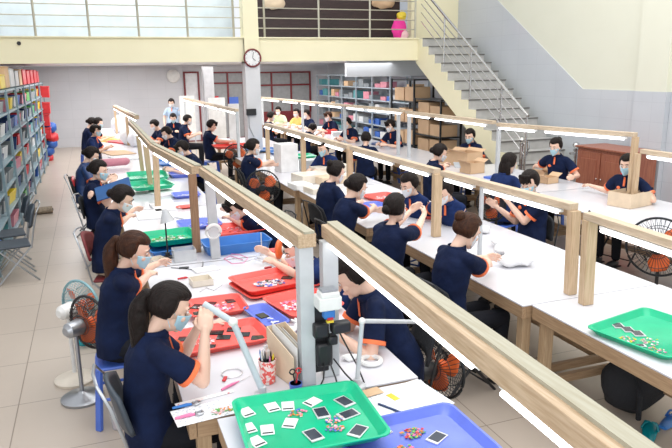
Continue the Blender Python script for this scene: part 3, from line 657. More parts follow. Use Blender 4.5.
# left row, far side, facing left
person('worker in navy polo with dark lowered mask under the near light frame', (352, 250), 1.225, 168, hands=[(336, 334, .86), (332, 322, .88)], pitch=.55, reach=.36, hair='short', mask=None, lod=0, seat='black', seatlabel='black folding chair under the worker behind the near light frame', elb=[(-.5, -.1, -.9), (.5, -.1, -.9)], P=atz(352, 274, 1.17))
person('worker in navy polo and pale mask behind the grey post, left row', (300, 228), 1.16, 182, hands=[(272, 262, .84), (270, 254, .84)], pitch=.45, reach=.34, hair='short', mask='white', lod=1, seat='black', seatlabel='black folding chair behind the grey post', shirt=navy2, P=atz(297, 247, 1.04))
person('worker with cropped dark hair and mask bowed low over the red tray', (236, 193), 1.16, 188, hands=[(216, 216, .80), (214, 206, .80)], pitch=.75, reach=.40, hair='bang', mask='white', lod=1, seat='black', seatlabel='folding chair of the worker bowed over the red tray')
person('worker in navy and white mask sitting right of the slanting post', (182, 140), 1.22, 190, pitch=.55, reach=.35, hair='bang', mask='white', lod=1, seat='stool', seatlabel='blue stool right of the slanting post')
person('worker in navy at far part of left row, second behind the slanting post', (166, 126), 1.22, 190, pitch=.5, reach=.32, hair='short', mask='white', lod=1, seat='stool', seatlabel='blue stool of the second worker behind the slanting post')
person('worker in navy at far right side of left row beneath the light frame end', (154, 119), 1.22, 195, pitch=.5, reach=.3, hair='short', mask='white', lod=2, seat='stool', seatlabel='blue stool beneath the far light frame end')
# centre, in front of the clock pillar
person('standing worker in pale blue shirt with dark hair near the back wall', (171, 98), 1.62, 250, pitch=.3, reach=.05, hair='short', mask='white', lod=1, stand=True, shirt=lightshirt, cuffs=False)
person('worker in navy with mask seated facing the camera before the pale blue shirt', (172, 112), 1.24, 262, pitch=.4, reach=.22, hair='short', mask='blue', lod=1, seat='stool', seatlabel='blue stool before the standing worker', P=(1.98, 17.6, 0))
person('worker in navy facing right beside the yellow bag, middle of three by the back', (188, 113), 1.25, -15, pitch=.35, reach=.25, hair='short', mask='white', lod=1, seat='stool', seatlabel='blue stool, middle of three by the back', P=(2.22, 16.6, 0))
person('woman in navy polo sitting on blue stool at end of far middle table', (212, 121), 1.27, -12, hands=[(226, 143, .82), (236, 143, .82)], pitch=.4, reach=.18, hair='bang', mask=None, lod=1, seat='stool', seatlabel='blue plastic stool under the woman at the far middle table', P=(2.42, 14.3, 0))
# middle row, near side, facing right
person('woman in navy polo with bun stretching her arm over the middle row table', (253, 138), 1.27, -5, hands=[(282, 166, .84), (290, 163, .84)], pitch=.25, reach=.16, hair='bunlow', mask='white', lod=1, seat='black', seatlabel='chair beside the black fan with orange blades')
person('woman in navy polo with low bun, seen behind, at middle row boxes', (336, 160), 1.27, 10, pitch=.4, reach=.26, hair='bun', mask='white', lod=1, seat='black', seatlabel='folding chair of the farther of two adjoining workers with buns')
person('woman in navy polo with smooth dark bun bending at middle row', (357, 173), 1.27, 5, hands=[(384, 212, .83), (388, 208, .83)], pitch=.45, reach=.30, hair='bunlow', mask='white', lod=1, shirt=navy, seat='black', seatlabel='folding chair of the nearer of two adjoining workers with buns')
person('woman in navy polo with tied hair raising a part before a pine post', (396, 192), 1.27, 25, hands=[('x', 420, 206, 2.80, 0), ('x', 426, 213, 2.76, 0)], elb=[(-.2, .2, -1), (.2, .2, -1)], pitch=.1, reach=.22, hair='bunlow', mask='white', lod=1, seat='black', seatlabel='black folding chair with curved back left of the brown-haired worker')
person('woman in navy polo with brown bun seated on black chair, nearest of middle row', (468, 212), 1.27, 8, hands=[('x', 487, 258, 2.84, 0), ('x', 490, 264, 2.80, 0)], elb=[(-.3, .2, -1), (.35, .3, -1)], pitch=.5, reach=.28, hair='bun', hcol=hairb, mask='white', lod=0, seat='black', seatlabel='black folding chair with chrome frame under the brown-haired woman')
# middle row, far side
person('worker with masked face behind first light frame of middle row, beside white cartons', (323, 139), 1.24, 215, pitch=.35, reach=.25, hair='short', mask='blue', lod=1, shirt=navy2, seat='stool', seatlabel='stool behind the far middle row')
person('worker in navy polo with pale pink mask behind the middle row tubes', (409, 172), 1.20, 200, hands=[(400, 200, .84), (394, 195, .84)], pitch=.35, reach=.30, hair='short', mask='white', lod=1, shirt=navy2, seat='stool', seatlabel='stool behind the worker with the pink mask', emblem=True)
person('worker in blue navy polo beneath a tube reaching into the red tray', (444, 178), 1.20, 205, hands=[(428, 212, .82), (422, 206, .82)], pitch=.5, reach=.32, hair='short', mask='white', lod=1, shirt=navy2, seat='stool', seatlabel='stool of the worker reaching into the red tray', emblem=True)
person('man in navy polo and blue mask holding a small device up before his face', (530, 169), 1.29, 192, hands=[('x', 509, 203, 3.92, 0), ('x', 497, 207, 3.95, 0)], elb=[(-.35, .0, -1), (.35, .0, -1)], pitch=.30, hyaw=.2, reach=.10, hair='bang', mask='blue', lod=0, emblem=True, seat='black', seatlabel='black mesh-back chair behind the man with the device')
# right row, near side
person('worker with dark hair seen from behind beside a blue pile at right row', (366, 131), 1.2, 60, pitch=.35, reach=.22, hair='bang', mask=None, lod=1, seat='stool', seatlabel='stool of the worker beside the blue pile')
person('woman in navy polo looking at a phone beside open kraft cartons', (440, 143), 1.25, -15, hands=[(452, 166, .86), (458, 165, .86)], pitch=.4, reach=.22, hair='bunlow', mask='white', lod=1, seat='stool', seatlabel='stool of the woman looking at a phone')
person('woman with long black hair in blue polo sitting before the stair newel', (510, 152), 1.26, 15, pitch=.35, reach=.22, hair='long', mask='white', lod=1, shirt=navy2, cuffs=False, seat='stool', seatlabel='stool of the long-haired woman')
# right row, far side
person('woman in navy polo and blue mask standing parts in cartons below the stair', (470, 128), 1.27, 215, pitch=.3, reach=.22, hair='short', mask='blue', lod=1, seat='stool', seatlabel='stool below the stair', emblem=True)
person('worker in navy with orange trim before the pale racks, leaning on the table', (390, 119), 1.27, 200, pitch=.35, reach=.3, hair='bang', mask='white', lod=1, seat='stool', seatlabel='stool before the pale racks, nearest')
person('worker with red trim before the racks, fourth from the stair', (347, 117), 1.24, 200, pitch=.4, reach=.3, hair='short', mask='white', lod=1, seat='stool', seatlabel='stool before the pale racks, second')
person('worker with brown fringe and red-trimmed navy top at the racks', (328, 111), 1.25, 200, pitch=.3, reach=.3, hair='bang', hcol=hairb, mask='white', lod=1, seat='stool', seatlabel='stool before the pale racks, third')
person('worker in yellow top at far end of right row', (296, 108), 1.24, 220, pitch=.2, reach=.25, hair='short', mask='white', lod=2, shirt=yellowshirt, cuffs=False, seat='stool', seatlabel='stool of the worker in yellow')
person('worker in navy top right beside the yellow-shirted one', (306, 109), 1.24, 200, pitch=.3, reach=.25, hair='short', mask='white', lod=2, seat='stool', seatlabel='stool beside the worker in yellow')
person('worker in pale green shirt at far end of right row before the windows', (278, 106), 1.26, 230, pitch=.3, reach=.2, hair='short', mask='white', lod=2, shirt=greenshirt, cuffs=False, seat='stool', seatlabel='stool of the worker in pale green')
person('worker in navy at near side of right row just right of the clock pillar', (271, 111), 1.25, 10, pitch=.35, reach=.2, hair='short', mask='white', lod=2, seat='stool', seatlabel='stool right of the clock pillar')
person('worker bowing dark head over the far right-row table', (312, 123), 1.14, 20, pitch=.9, reach=.35, hair='short', mask=None, lod=1, seat='stool', seatlabel='stool of the bowed worker')
person('woman in navy polo and blue mask with top bun folding parts before the newel post', (556, 137), 1.29, 205, hands=[(573, 177, .83), (535, 166, .84)], pitch=.25, reach=.22, hair='bun', mask='blue', lod=1, emblem=True, seat='stool', seatlabel='stool of the top-bun woman before the newel post')
person('worker in navy polo and blue mask stretching an arm across behind the pale box', (628, 153), 1.27, 195, hands=[(652, 194, .84), (592, 186, .84)], pitch=.2, hyaw=.2, reach=.20, hair='short', mask='blue', lod=1, emblem=True, seat='black', seatlabel='dark green chair at the right edge', P=None)
# ------------------------------------------------------------------ fans and spare chairs
fan((2.02, 3.50, .42), 15, .215, 'black fan with orange blades on the floor right of the near left-row table')
fan((4.72, 4.32, .74), 215, .27, 'black fan with orange blades and white badge at the right picture edge')
fan((4.25, 6.30, .80), 205, .19, 'black fan with orange blades left of the man with the device')
_q = atz(262, 186, .42)
_q = aty(263, 187, 8.9)
fan((_q.x, _q.y, _q.z), 250, .24, 'black fan with orange blades beneath the woman stretching her arm')
_q = atz(236, 157, .42)
_q = aty(236, 157, 12.3)
fan((_q.x, _q.y, _q.z), 250, .24, 'black fan with orange blades under the far middle table')
fan((-.22, 5.20, .58), 42, .20, 'white-bodied fan with pale wire guard at the left aisle', bodym=whitep, cagem=cage_b)
fan((-.16, 4.85, .56), 40, .20, 'dark-guarded fan with grey motor behind the second aisle woman', bodym=chrome, cagem=black, bladem=orangef)
fold_chair(-1.02, 8.15, R(100), 'grey steel folding chair at the left picture edge, nearer one', 'slate')
fold_chair(-1.12, 8.75, R(100), 'grey steel folding chair at the left picture edge, farther one', 'slate')
# bag hanging on the third aisle chair
m = M().ell((0, 0, .0), (.07, .13, .16), 18, 12, fn=lambda d: 1-.2*max(0, d.z)); p = atx(84, 246, -.30)
o = m.build('cloth_bag', PAL['blue'], loc=p); crumple(o, .03, 9); o['label'] = 'blue cloth bag hanging from the maroon chair'; o['category'] = 'bag'
o = M().box((0, 0, 0), (.05, .34, .10)).build('red_cloth', PAL['red'], loc=(-.36, p.y+.1, .80), bevel=.015); crumple(o, .02, 7); o['label'] = 'red cloth hanging over the maroon chair back'; o['category'] = 'cloth'
# bag, shoes and cord under the near middle-row table
m = M(); m.ell((0, 0, .22), (.26, .15, .24), 28, 18, fn=lambda d: (1 if d.z > -.6 else .9)); o = m.build('backpack', blackf, loc=(3.34, 3.13, 0)); crumple(o, .03, 6)
o['label'] = 'black backpack standing on the floor under the middle row table'; o['category'] = 'bag'; M().tube([(-.14, -.12, .40), (-.16, -.20, .25), (-.12, -.17, .06)], .018, 8).build('strap', blackf, o)
M().tube([(-.05, 0, .44), (0, .0, .50), (.05, 0, .44)], .010, 8).build('handle', blackf, o)
for i, (c, p, l) in enumerate(((azure, (3.47, 2.92, 0), 'blue slipper beside the black backpack'), (teal, (3.22, 2.86, 0), 'teal slipper in front of the black backpack'))):
    t = thing('slipper', p, l, 'slipper', None, R(-70+20*i))
    M().tube([(0, -.13, .015), (0, -.05, .015), (0, .06, .015), (0, .13, .015)], [(.012, .03), (.014, .042), (.014, .05), (.012, .03)], 14, ref=(0, 0, 1)).build('sole', c, t)
    M().tube([(-.052, .05, .02), (-.035, .05, .06), (0, .055, .072), (.035, .05, .06), (.052, .05, .02)], (.006, .03), 10, ref=(1, 0, 0)).build('strap', c, t)
p = atz(34, 214, 0)
t = thing('rolled_mat', (-1.02, 12.0, .0), 'rolled brown woven mat lying beside the left rack', 'mat', None, R(8))
M().tube([(-.22, 0, .06), (.22, 0, .06)], (.06, .085), 18, ref=(0, 0, 1)).build('roll', mat('woven_mat', (.36, .29, .21), .9, col2=(.20, .16, .12), nscale=30), t)
M().tube([(-.235, 0, .06), (.235, 0, .06)], (.025, .035), 12, ref=(0, 0, 1)).build('core', black, t)
t = thing('hand_tool', tuple(atz(93, 345, 0)) [:2] + (0,), 'glossy teal elongated appliance on the floor near the aisle chair', 'appliance', None, R(-75))
M().tube([(0, -.14, .05), (0, -.10, .055), (0, .05, .055), (0, .14, .05), (0, .17, .05)], [.012, .042, .048, .036, .01], 18, ref=(0, 0, 1)).build('shell', teal, t)
M().tube([(0, .14, .06), (0, .20, .09), (0, .24, .05), (0, .22, .01)], .005, 6).build('cord', black, t)
t = thing('plastic_cup', (-.02, 4.25, 0), 'clear cup with pink base standing on the floor behind the near chair', 'cup')
M().lathe([(0, .045), (.004, .05), (.14, .06), (.14, .055), (.01, .045), (.008, .001)], 20).build('cup_wall', clearp, t); M().lathe([(.011, .040), (.04, .042), (.041, .001)], 16).build('contents', pink, t)
# red cabinet and red chair behind the right row
cb = thing('wooden_cabinet', (7.64, 8.10, 0), 'reddish-brown wooden cabinet against the right wall behind the workers', 'cabinet')
rw = mat('reddish_wood', (.38, .14, .08), .4, col2=(.26, .08, .05), nscale=5, stretch=(10, 10, .8))
M().box((.12, 0, .53), (.56, 1.10, 1.06)).build('carcass', rw, cb, smooth=False, bevel=.006); M().box((.11, 0, 1.075), (.62, 1.16, .03)).build('top', rw, cb, smooth=False, bevel=.006)
for s in (-1, 1):
    d = M().box((-.168, s*.275, .55), (.02, .52, .92)).box((-.18, s*.275, .55), (.014, .36, .70)).build('door', rw, cb, smooth=False, bevel=.004); M().ell((-.195, s*.05, .6), (.014, .014, .014), 10, 8).build('knob', steel, d)
t = thing('plastic_chair', (6.95, 7.15, 0), 'glossy red plastic chair behind the right-hand table', 'chair', None, R(100)); rg = mat('glossy_red', (.72, .02, .05), .12)
M().box((0, 0, .42), (.42, .42, .03)).build('seat', rg, t, smooth=False, bevel=.012)
vs = []
for j in range(7):
    for i in range(11): u = -1+i/5; v = j/6; vs.append((u*.20*(1-.25*v*v), -.21-.06*v+.05*u*u, .44+.46*v-.08*u*u*v))
o = M().add(vs, [(j*11+i, j*11+i+1, (j+1)*11+i+1, (j+1)*11+i) for j in range(6) for i in range(10)]).build('backrest', rg, t); o.modifiers.new('s', 'SOLIDIFY').thickness = .02
for sx in (-1, 1):
    for sy in (-1, 1): M().bar((sx*.20, sy*.20, 0), (sx*.17, sy*.17, .41), .04, .03).build('leg', rg, t, smooth=False)
# pink and ochre bundle on the mezzanine
p = aty(399, 30, 13.6)
t = thing('plush_bundle', (p.x, 13.6, ZT+.01), 'hot pink plush bundle with yellow top on the mezzanine floor', 'bundle')
hot = mat('hot_pink', (.9, .04, .35), .7)
o = M().ell((0, 0, .22), (.17, .12, .24), 18, 12).build('bundle_body', hot, t); crumple(o, .03, 9)
o = M().ell((.05, -.02, .50), (.12, .10, .10), 14, 10).build('bundle_top', PAL['yellow'], t); crumple(o, .03, 9); o = M().ell((.10, -.05, .1), (.10, .09, .12), 14, 10).build('bundle_side', pinkl, t); crumple(o, .02, 9)
p = aty(276, 3, 14.2)
o = M().ell((0, 0, 0), (.26, .05, .12), 20, 12).build('straw_hat', kraft_l, loc=(p.x, 14.38, p.z)); crumple(o, .03, 8); o['label'] = 'pale crumpled cloth hanging on the dark panel near the pillar'; o['category'] = 'cloth'
p = aty(386, 2, 14.2); o = M().ell((0, 0, 0), (.3, .07, .14), 20, 12).build('straw_cloth', kraft, loc=(p.x, 14.36, p.z)); crumple(o, .05, 8); o['label'] = 'brown crumpled cloth hanging high on the dark panel above the pink bundle'; o['category'] = 'cloth'
# ------------------------------------------------------------------ trays
def rrect(w, l, r, n=5):
    pts = []
    for cx, cy, a0 in ((w/2-r, l/2-r, 0), (-w/2+r, l/2-r, pi/2), (-w/2+r, -l/2+r, pi), (w/2-r, -l/2+r, 3*pi/2)):
        for k in range(n+1): a = a0 + pi/2*k/n; pts.append((cx+r*cos(a), cy+r*sin(a)))
    return pts
def tray(x, y, w, l, deg, m, label, z=.75, h=.035, r=.05, group=None):
    rings = [(w-.07, l-.07, 0), (w-.02, l-.02, h*.85), (w, l, h), (w, l, h+.006), (w-.025, l-.025, h+.006), (w-.045, l-.045, h*.8), (w-.085, l-.085, .006)]
    vs = []; 
    for a, b, zz in rings: vs += [(p, q, zz) for p, q in rrect(a, b, min(r, a*.4, b*.4))]
    n = len(vs)//len(rings)
    fs = [tuple(range(n))[::-1], tuple(range((len(rings)-1)*n, len(rings)*n))]
    for j in range(len(rings)-1):
        for i in range(n): k = (i+1) % n; fs.append((j*n+i, j*n+k, (j+1)*n+k, (j+1)*n+i))
    o = M().add(vs, fs).build('tray', m, loc=(x, y, z+.0015), rz=R(deg)); o['label'] = label; o['category'] = 'tray'
    if group: o['group'] = group
    return o
def on(tr, u, v, dz=.0): # point on a tray floor in tray coordinates
    q = tr.location; a = tr.rotation_euler.z
    return (q.x + u*cos(a) - v*sin(a), q.y + u*sin(a) + v*cos(a), q.z + .0065 + dz)
def phone(p, deg, label, kind='dark', group=None, tilt=0., w=.062, l=.095):
    t = thing('phone_display', p, label, 'display panel', group, R(deg)); t.rotation_euler.y = tilt
    body = {'dark': screen, 'card': paper, 'white': silver}[kind]
    M().box((0, 0, .003), (w, l, .006)).build('panel', body, t, smooth=False, bevel=.0015)
    if kind == 'card': M().box((0, -l*.37, .0065), (w*.8, l*.13, .001)).build('connector_strip', black, t, smooth=False)
    if kind == 'white': M().box((0, .002, .0065), (w*.84, l*.76, .001)).build('screen_glass', screen_g, t, smooth=False)
    return t
def scraps(x, y, z, rx, ry, n, label, mats, s=.012, cat='film scraps'):
    m = M()
    for k in range(n):
        a = random.uniform(0, 2*pi); r = math.sqrt(random.random())
        m.box((rx*r*cos(a), ry*r*sin(a), .003 + random.random()*.008), (s*random.uniform(.6, 1.6), s*random.uniform(.4, 1), .003), random.randrange(len(mats)), rz=random.uniform(0, 3), rx=random.uniform(-.3, .3))
    o = m.build('film_scraps', mats, loc=(x, y, z), smooth=False); o['label'] = label; o['category'] = cat; o['kind'] = 'stuff'; return o
bl = tray(1.175, 2.235, .62, .47, 1, violetp, 'large violet-blue tray on the near table corner', z=.752)
_q = (atz(232, 397, .83) + atz(345, 386, .83))/2
g0 = tray(_q.x + .01, _q.y - .26, .62, .53, -3, greenp, 'large green tray of cards and phone screens nearest the camera', z=.795, h=.035)
base = M().box((0, 0, .0), (.34, .40, .04)).build('tray_block', azure, loc=(_q.x - .10, _q.y - .20, .772), rz=R(-4), smooth=False); base['label'] = 'blue slab lying beneath the near green tray'; base['category'] = 'slab'
def gpx(cx, cy): return atz(200+cx/2.684, 281+cy/2.684, .802)
for i, (cx, cy, d) in enumerate(((125, 355, 14), (194, 341, 4), (236, 338, -14), (302, 327, -62), (242, 384, -30), (130, 398, 6), (181, 402, -10), (152, 434, 18))):
    q = gpx(cx, cy); phone((q.x, q.y, .8035), d, 'white card on the near green tray, %s' % ['far left corner', 'left of the two at the back', 'right of the two at the back', 'lying sideways at the back', 'tilted at centre', 'middle left', 'middle, beside the tilted one', 'front left'][i], 'card', 'white cards on the near green tray', w=.06, l=.08)
for i, (cx, cy, d) in enumerate(((326, 356, -2), (388, 326, 18), (398, 360, -76), (304, 416, 10), (424, 405, -48))):
    q = gpx(cx, cy); phone((q.x, q.y, .8035), d, 'silver-edged phone display on the near green tray, %s' % ['upper centre', 'far right corner', 'lying sideways at the right', 'front centre', 'slanted at front right'][i], 'white', 'phone displays on the near green tray', w=.064, l=.098)
for i, (cx, cy) in enumerate(((262, 358), (362, 398), (360, 375))): q = gpx(cx, cy); scraps(q.x, q.y, .8025, .045, .03, 30, 'pink film scraps on the near green tray, %s' % ['behind the cards', 'near the front right', 'between the displays'][i], [pink, pinkl, bluep, PAL['orange']], .010)
for i, (u, v) in enumerate(((-.06, -.02), (.04, .09))): p = on(bl, u, v); scraps(*p, .055, .04, 60, 'coloured small parts on the violet-blue tray, %s' % ['front heap', 'back heap'][i], [pink, PAL['green'], PAL['teal'], PAL['red'], PAL['orange']])
phone(on(bl, .12, .02), -60, 'silver-edged display on the violet-blue tray', 'white'); phone(on(bl, -.05, .14), 20, 'small white chip on the violet-blue tray', 'card', w=.02, l=.016)
p = atz(628, 345); gb = tray(3.08, 2.77, .62, .55, 12, greenp, 'mint green tray with displays on the nearest middle-row table')
for i, (px, py) in enumerate(((618, 325), (628, 329), (638, 333))):
    q = atz(px, py, .765); phone((q.x, q.y, .7585), 68, 'white-edged display in the row of three on the mint tray, %s' % ['left', 'middle', 'right'][i], 'white', 'row of three displays on the mint tray', w=.085, l=.068)
q = atz(638, 345, .765); phone((q.x, q.y, .7585), 66, 'single white display alone on the mint tray', 'white', w=.035, l=.09)
for i, (px, py) in enumerate(((650, 342), (628, 340), (656, 352))): q = atz(px, py, .762); scraps(q.x, q.y, .759, .06, .05, 26, 'pink and yellow scraps on the mint tray, %s' % ['beside the single display', 'behind the single display', 'toward the right edge'][i], [pinkl, pink, PAL['yellow'], paper], .010)
def tray_px(px, py, w, l, deg, m, label, z=.75, h=.035, **k):
    q = atz(px, py, z+h*.6); return tray(q.x, q.y, w, l, deg, m, label, z, h, **k)
T1 = tray_px(274, 280, .60, .44, 12, redp, 'big red tray with displays, farthest of the near red trays', .765, .04)
T1b = tray_px(275, 285, .60, .44, 12, redp, 'red tray lying directly beneath the big red tray', .7515, .02)
T2 = tray_px(216, 307, .40, .36, 0, redp, 'red tray with black panels left of the big red tray')
T3 = tray_px(218, 338, .60, .38, 4, redp, 'red tray under the raised hands of the nearest woman')
T4 = tray_px(303, 304, .42, .46, 14, redp, 'red tray of gloves and pink film behind the grey post', .752, .045)
T5 = tray_px(266, 317, .18, .42, 10, violetp, 'narrow violet-blue tray between the red trays')
T6 = tray_px(236, 244, .62, .34, 3, azure, 'deep azure tray beside the white post of the left row', .75, .09)
T7 = tray_px(236, 229, .52, .46, 5, redp, 'red tray behind the deep azure tray')
T8 = tray_px(199, 224, .45, .40, 0, violetp, 'violet-blue tray behind the brown post')
T9 = tray_px(170, 237, .48, .46, 6, greenp, 'green tray stacked over a blue one before the second aisle woman', .80, .05)
T9b = tray_px(173, 247, .46, .42, 6, azure, 'dark blue tray beneath the green tray', .75, .045)
T10 = tray_px(147, 176, .60, .80, 0, greenp, 'farther green tray before the woman with the blue board', .75, .05)
T11 = tray_px(150, 185, .56, .60, 8, greenp, 'green tray overlapping the farther green tray', .80, .045)
T12 = tray_px(188, 173, .60, .60, 0, violetp, 'violet-blue tray right of the slanting post', .75, .05)
T13 = tray_px(186, 195, .36, .34, 0, violetp, 'violet tray of white connectors beside the brown post')
T14 = tray_px(172, 162, .5, .8, 0, azure, 'azure tray at far part of the left row')
T15 = tray_px(187, 207, .26, .16, 5, redp, 'small red tray by the brown post', .75, .02)
T16 = tray_px(232, 146, .8, .55, 0, redp, 'red tray on the far middle table', .75, .05); T17 = tray_px(262, 150, .6, .5, 0, azure, 'blue tray behind the arm-stretching woman')
T18 = tray_px(302, 156, .45, .50, 0, greenp, 'green tray at the far middle row table', .75, .03); T19 = tray_px(283, 152, .55, .50, 0, azure, 'pale azure tray beside the far green tray')
T20 = tray_px(382, 197, .42, .40, 10, redp, 'red tray in middle row in front of the pink-masked worker'); T21 = tray_px(422, 211, .45, .34, 10, redp, 'red tray beneath the reaching hands of the middle row')
T22 = tray_px(374, 206, .30, .34, 10, violetp, 'blue tray beside the red middle row tray'); T23 = tray_px(436, 216, .01+.3, .2, 0, redp, 'small red tray under the pine post')
T24 = tray_px(272, 252, .01+.12, .1, 0, redp, 'small red dish near the desk lamp')
PX = [(T1, [(-.02, .03, 60), (.13, .03, 60), (.21, .05, 55)]), (T2, [(-.12, .09, -30), (-.02, .10, -30), (.12, .12, 5), (-.14, -.06, 10), (-.02, -.04, 10)]), (T3, [(.02, .11, 70), (.13, .11, 70), (.04, .02, 70), (.16, .01, 70), (-.18, .10, 70), (-.08, -.08, 70), (.23, -.08, 70)]), (T5, [(0, .06, 15)]), (T13, [])]
for tr, l in PX:
    nm = {T1: 'big red tray', T2: 'left red tray', T3: 'red tray under the raised hands', T5: 'narrow violet tray'}.get(tr, 'tray')
    pl = sorted([(on(tr, u, v), d) for u, v, d in l], key=lambda q: (V(q[0])-V((0, 0, CAMH))).dot(RT)/(V(q[0])-V((0, 0, CAMH))).dot(FW))
    for i, (q, d) in enumerate(pl):
        phone(q, d, ('only black display panel on the %s' if len(pl) == 1 else '%s of the black panels on the %%s' % (['leftmost', 'second from the left', 'third from the left', 'fourth from the left', 'fifth from the left', 'sixth from the left', 'seventh from the left'][i])) % nm, 'dark', 'black panels on the %s' % nm, w=.062, l=.085)
for i, (tr, u, v, a, b, n, ms, d) in enumerate(((T1, -.05, -.02, .12, .07, 90, [pinkl, paper, violetp, PAL['grey']], 'pale film scraps heaped on the big red tray'), (T2, 0, 0, .13, .10, 60, [pinkl, paper, pink], 'pale pink scraps on the left red tray'), (T4, -.05, .05, .09, .10, 80, [pinkl, paper, pink], 'pink ribbons on the red tray behind the post'), (T3, -.10, .0, .1, .05, 24, [pinkl, paper], 'pale scraps on the red tray under the raised hands'), (T6, 0, 0, .2, .08, 60, [pink, PAL['navy']], 'dark pink parts in the deep azure tray'), (T7, 0, 0, .15, .12, 50, [pink, PAL['red'], pinkl], 'pink parts on the red tray behind the azure one'), (T9, 0, 0, .16, .12, 90, [PAL['green'], paper, kraft_l], 'pale small parts in the green tray'), (T8, 0, 0, .12, .1, 30, [violetp, paper], 'pale parts on the violet tray'), (T10, 0, 0, .2, .2, 40, [paper], 'white parts on the farther green tray'), (T11, 0, 0, .2, .2, 40, [paper, PAL['green']], 'white bits on the overlapping green tray'), (T20, 0, 0, .12, .1, 40, [paper, pinkl], 'pale parts on the red middle row tray'), (T21, 0, 0, .12, .1, 40, [paper, pinkl], 'pale parts under the reaching hands'), (T13, 0, 0, .12, .08, 30, [paper], 'white connectors in the violet tray'), (T5, .02, -.06, .04, .05, 12, [violetp, paper], 'small parts in the narrow violet tray'))):
    p = on(tr, u, v); scraps(*p, a, b, n, d, ms, .022 if n > 80 else .02)
# gloves in the trays
for i, (px, py, z) in enumerate(((214, 322, .79), (300, 322, .80), (318, 300, .80), (288, 330, .79))):
    q = atz(px, py, z); m = M()
    for k in range(5): m.cap_tube((0, 0, 0), (.07*cos(-.8+k*.4), .07*sin(-.8+k*.4), .005), .016, .009, 6)
    m.ell((-.03, 0, 0), (.05, .04, .014), 12, 8); o = m.build('rubber_glove', [glove, paper, glove, paper][i], loc=(q.x, q.y, .782 if i != 1 else .79), rz=i*1.3)
    o['label'] = ['peach rubber glove on the tray under the raised hands', 'white glove at the front of the red tray behind the post', 'peach glove behind the grey post', 'white glove beside the narrow violet tray'][i]; o['category'] = 'glove'
# ------------------------------------------------------------------ desk tools, near table
q = atz(268, 382); cup = thing('pen_cup', (q.x, q.y, .7505), 'red and white patterned cup full of pens and brushes', 'cup')
m = M().lathe([(0, .036), (.004, .040), (.13, .046), (.13, .042), (.008, .036), (.007, .001)], 24); m.build('cup_body', mat('cup_pattern', (.85, .12, .10), .4, col2=(.9, .75, .70), nscale=60, lo=.48, hi=.52), cup)
for i in range(9):
    a = i*.7; r = .022; l = random.uniform(.15, .20)
    M().tube([(r*.6*cos(a), r*.6*sin(a), .01), (r*1.6*cos(a), r*1.6*sin(a), l*.9), (r*1.65*cos(a), r*1.65*sin(a), l)], [.004, .0045, .001], 8).build('pen', [PAL['yellow'], black, PAL['orange'], PAL['yellow'], azure, whitep, black, pink, PAL['yellow']][i], cup)
M().lathe([(.05, .02), (.17, .022), (.18, .012), (.20, .012), (.20, .001)], 14, (-.0, .02, 0)).build('bottle_in_cup', clearp, cup)
q = atz(286, 378); fb = thing('document_box', (q.x+.03, q.y+.02, .7505), 'pale cardboard file box standing open between the cup and grey post', 'box', None, R(14))
M().prism([(-.14, 0), (.14, 0), (.14, .25), (-.14, .17)], -.06, -.055, 0).prism([(-.14, 0), (.14, 0), (.14, .25), (-.14, .17)], .055, .06, 0).box((0, 0, .003), (.12, .28, .005)).box((0, .139, .125), (.12, .004, .25)).build('box_shell', kraft_l, fb, smooth=False)
for k in range(3): M().prism([(-.13, .01), (.13, .01), (.13, .27-.02*k), (-.13, .21-.02*k)], -.03+k*.03, -.028+k*.03, 0).build('sheet', [paper, creamp, paper][k], fb, smooth=False)
q = atz(296, 392); sc = thing('scissors_pot', (q.x, q.y, .7505), 'small blue pot holding dark scissors beside the grey post', 'pot')
M().lathe([(0, .03), (.05, .034), (.05, .03), (.006, .027), (.005, .001)], 16).build('pot_wall', bluep, sc)
for s in (-1, 1): M().ring((s*.016, 0, .115), .014, .004, (0, 1, 0), 14, 6).tube([(s*.012, 0, .10), (-s*.004, 0, .012)], .004, 6).build('scissor_blade', PAL['red'] if s > 0 else black, sc)
# lamp arms
def lamp_arm(pts, r, label, head=None, mm=None, basez=.752):
    t = thing('lamp_arm', (pts[0][0], pts[0][1], basez), label, 'lamp arm'); o = V((pts[0][0], pts[0][1], basez)); P = [V(p)-o for p in pts]
    M().lathe([(0, .045), (.015, .045), (.02, .02), (.05, .018)], 18).build('base', mm or greypost, t)
    for a, b in zip(P, P[1:]): M().tube([a, b], r, 12).build('arm', mm or mat('lamp_grey', (.50, .58, .62), .35), t)
    for p in P[1:-1]: M().ell(p, (r*1.5, r*1.5, r*1.5), 14, 10).build('joint', whitep, t)
    if head == 'ring': M().ring(P[-1] + V((0, 0, 0)), .05, .012, (.2, -1, .5), 24, 8).build('ring_head', whitep, t)
    if head == 'cone': M().tube([P[-1] + V((0, 0, .02)), P[-1] + V((.02, -.01, -.09))], [.02, .065], 20).build('lamp_shade', greypost, t)
    if head == 'bar': M().box(P[-1], (.22, .05, .03)).build('lamp_head', whitep, t, bevel=.01)
    return t
b0 = atz(263, 396); e1 = atx(233, 322, b0.x-.13); e2 = atx(206, 304, b0.x-.27)
lamp_arm([(b0.x, b0.y, .775), tuple(aty(233, 322, b0.y+.12)), tuple(aty(204, 304, b0.y+.22))], .017, 'pale grey jointed lamp arm rising from the near table before the red trays')
b0 = atz(357, 388); k = aty(362, 321, b0.y+.02)
lamp_arm([(b0.x, b0.y, .775), tuple(k), tuple(aty(432, 322, b0.y+.30))], .012, 'slim grey lamp pole with a long white horizontal arm', mm=greypost)
b0 = atz(168, 258); lamp_arm([(b0.x, b0.y, .775), (b0.x, b0.y, 1.17)], .007, 'thin dark lamp pole with small grey shade before the second woman', 'cone', black)
b0 = atz(196, 258); 
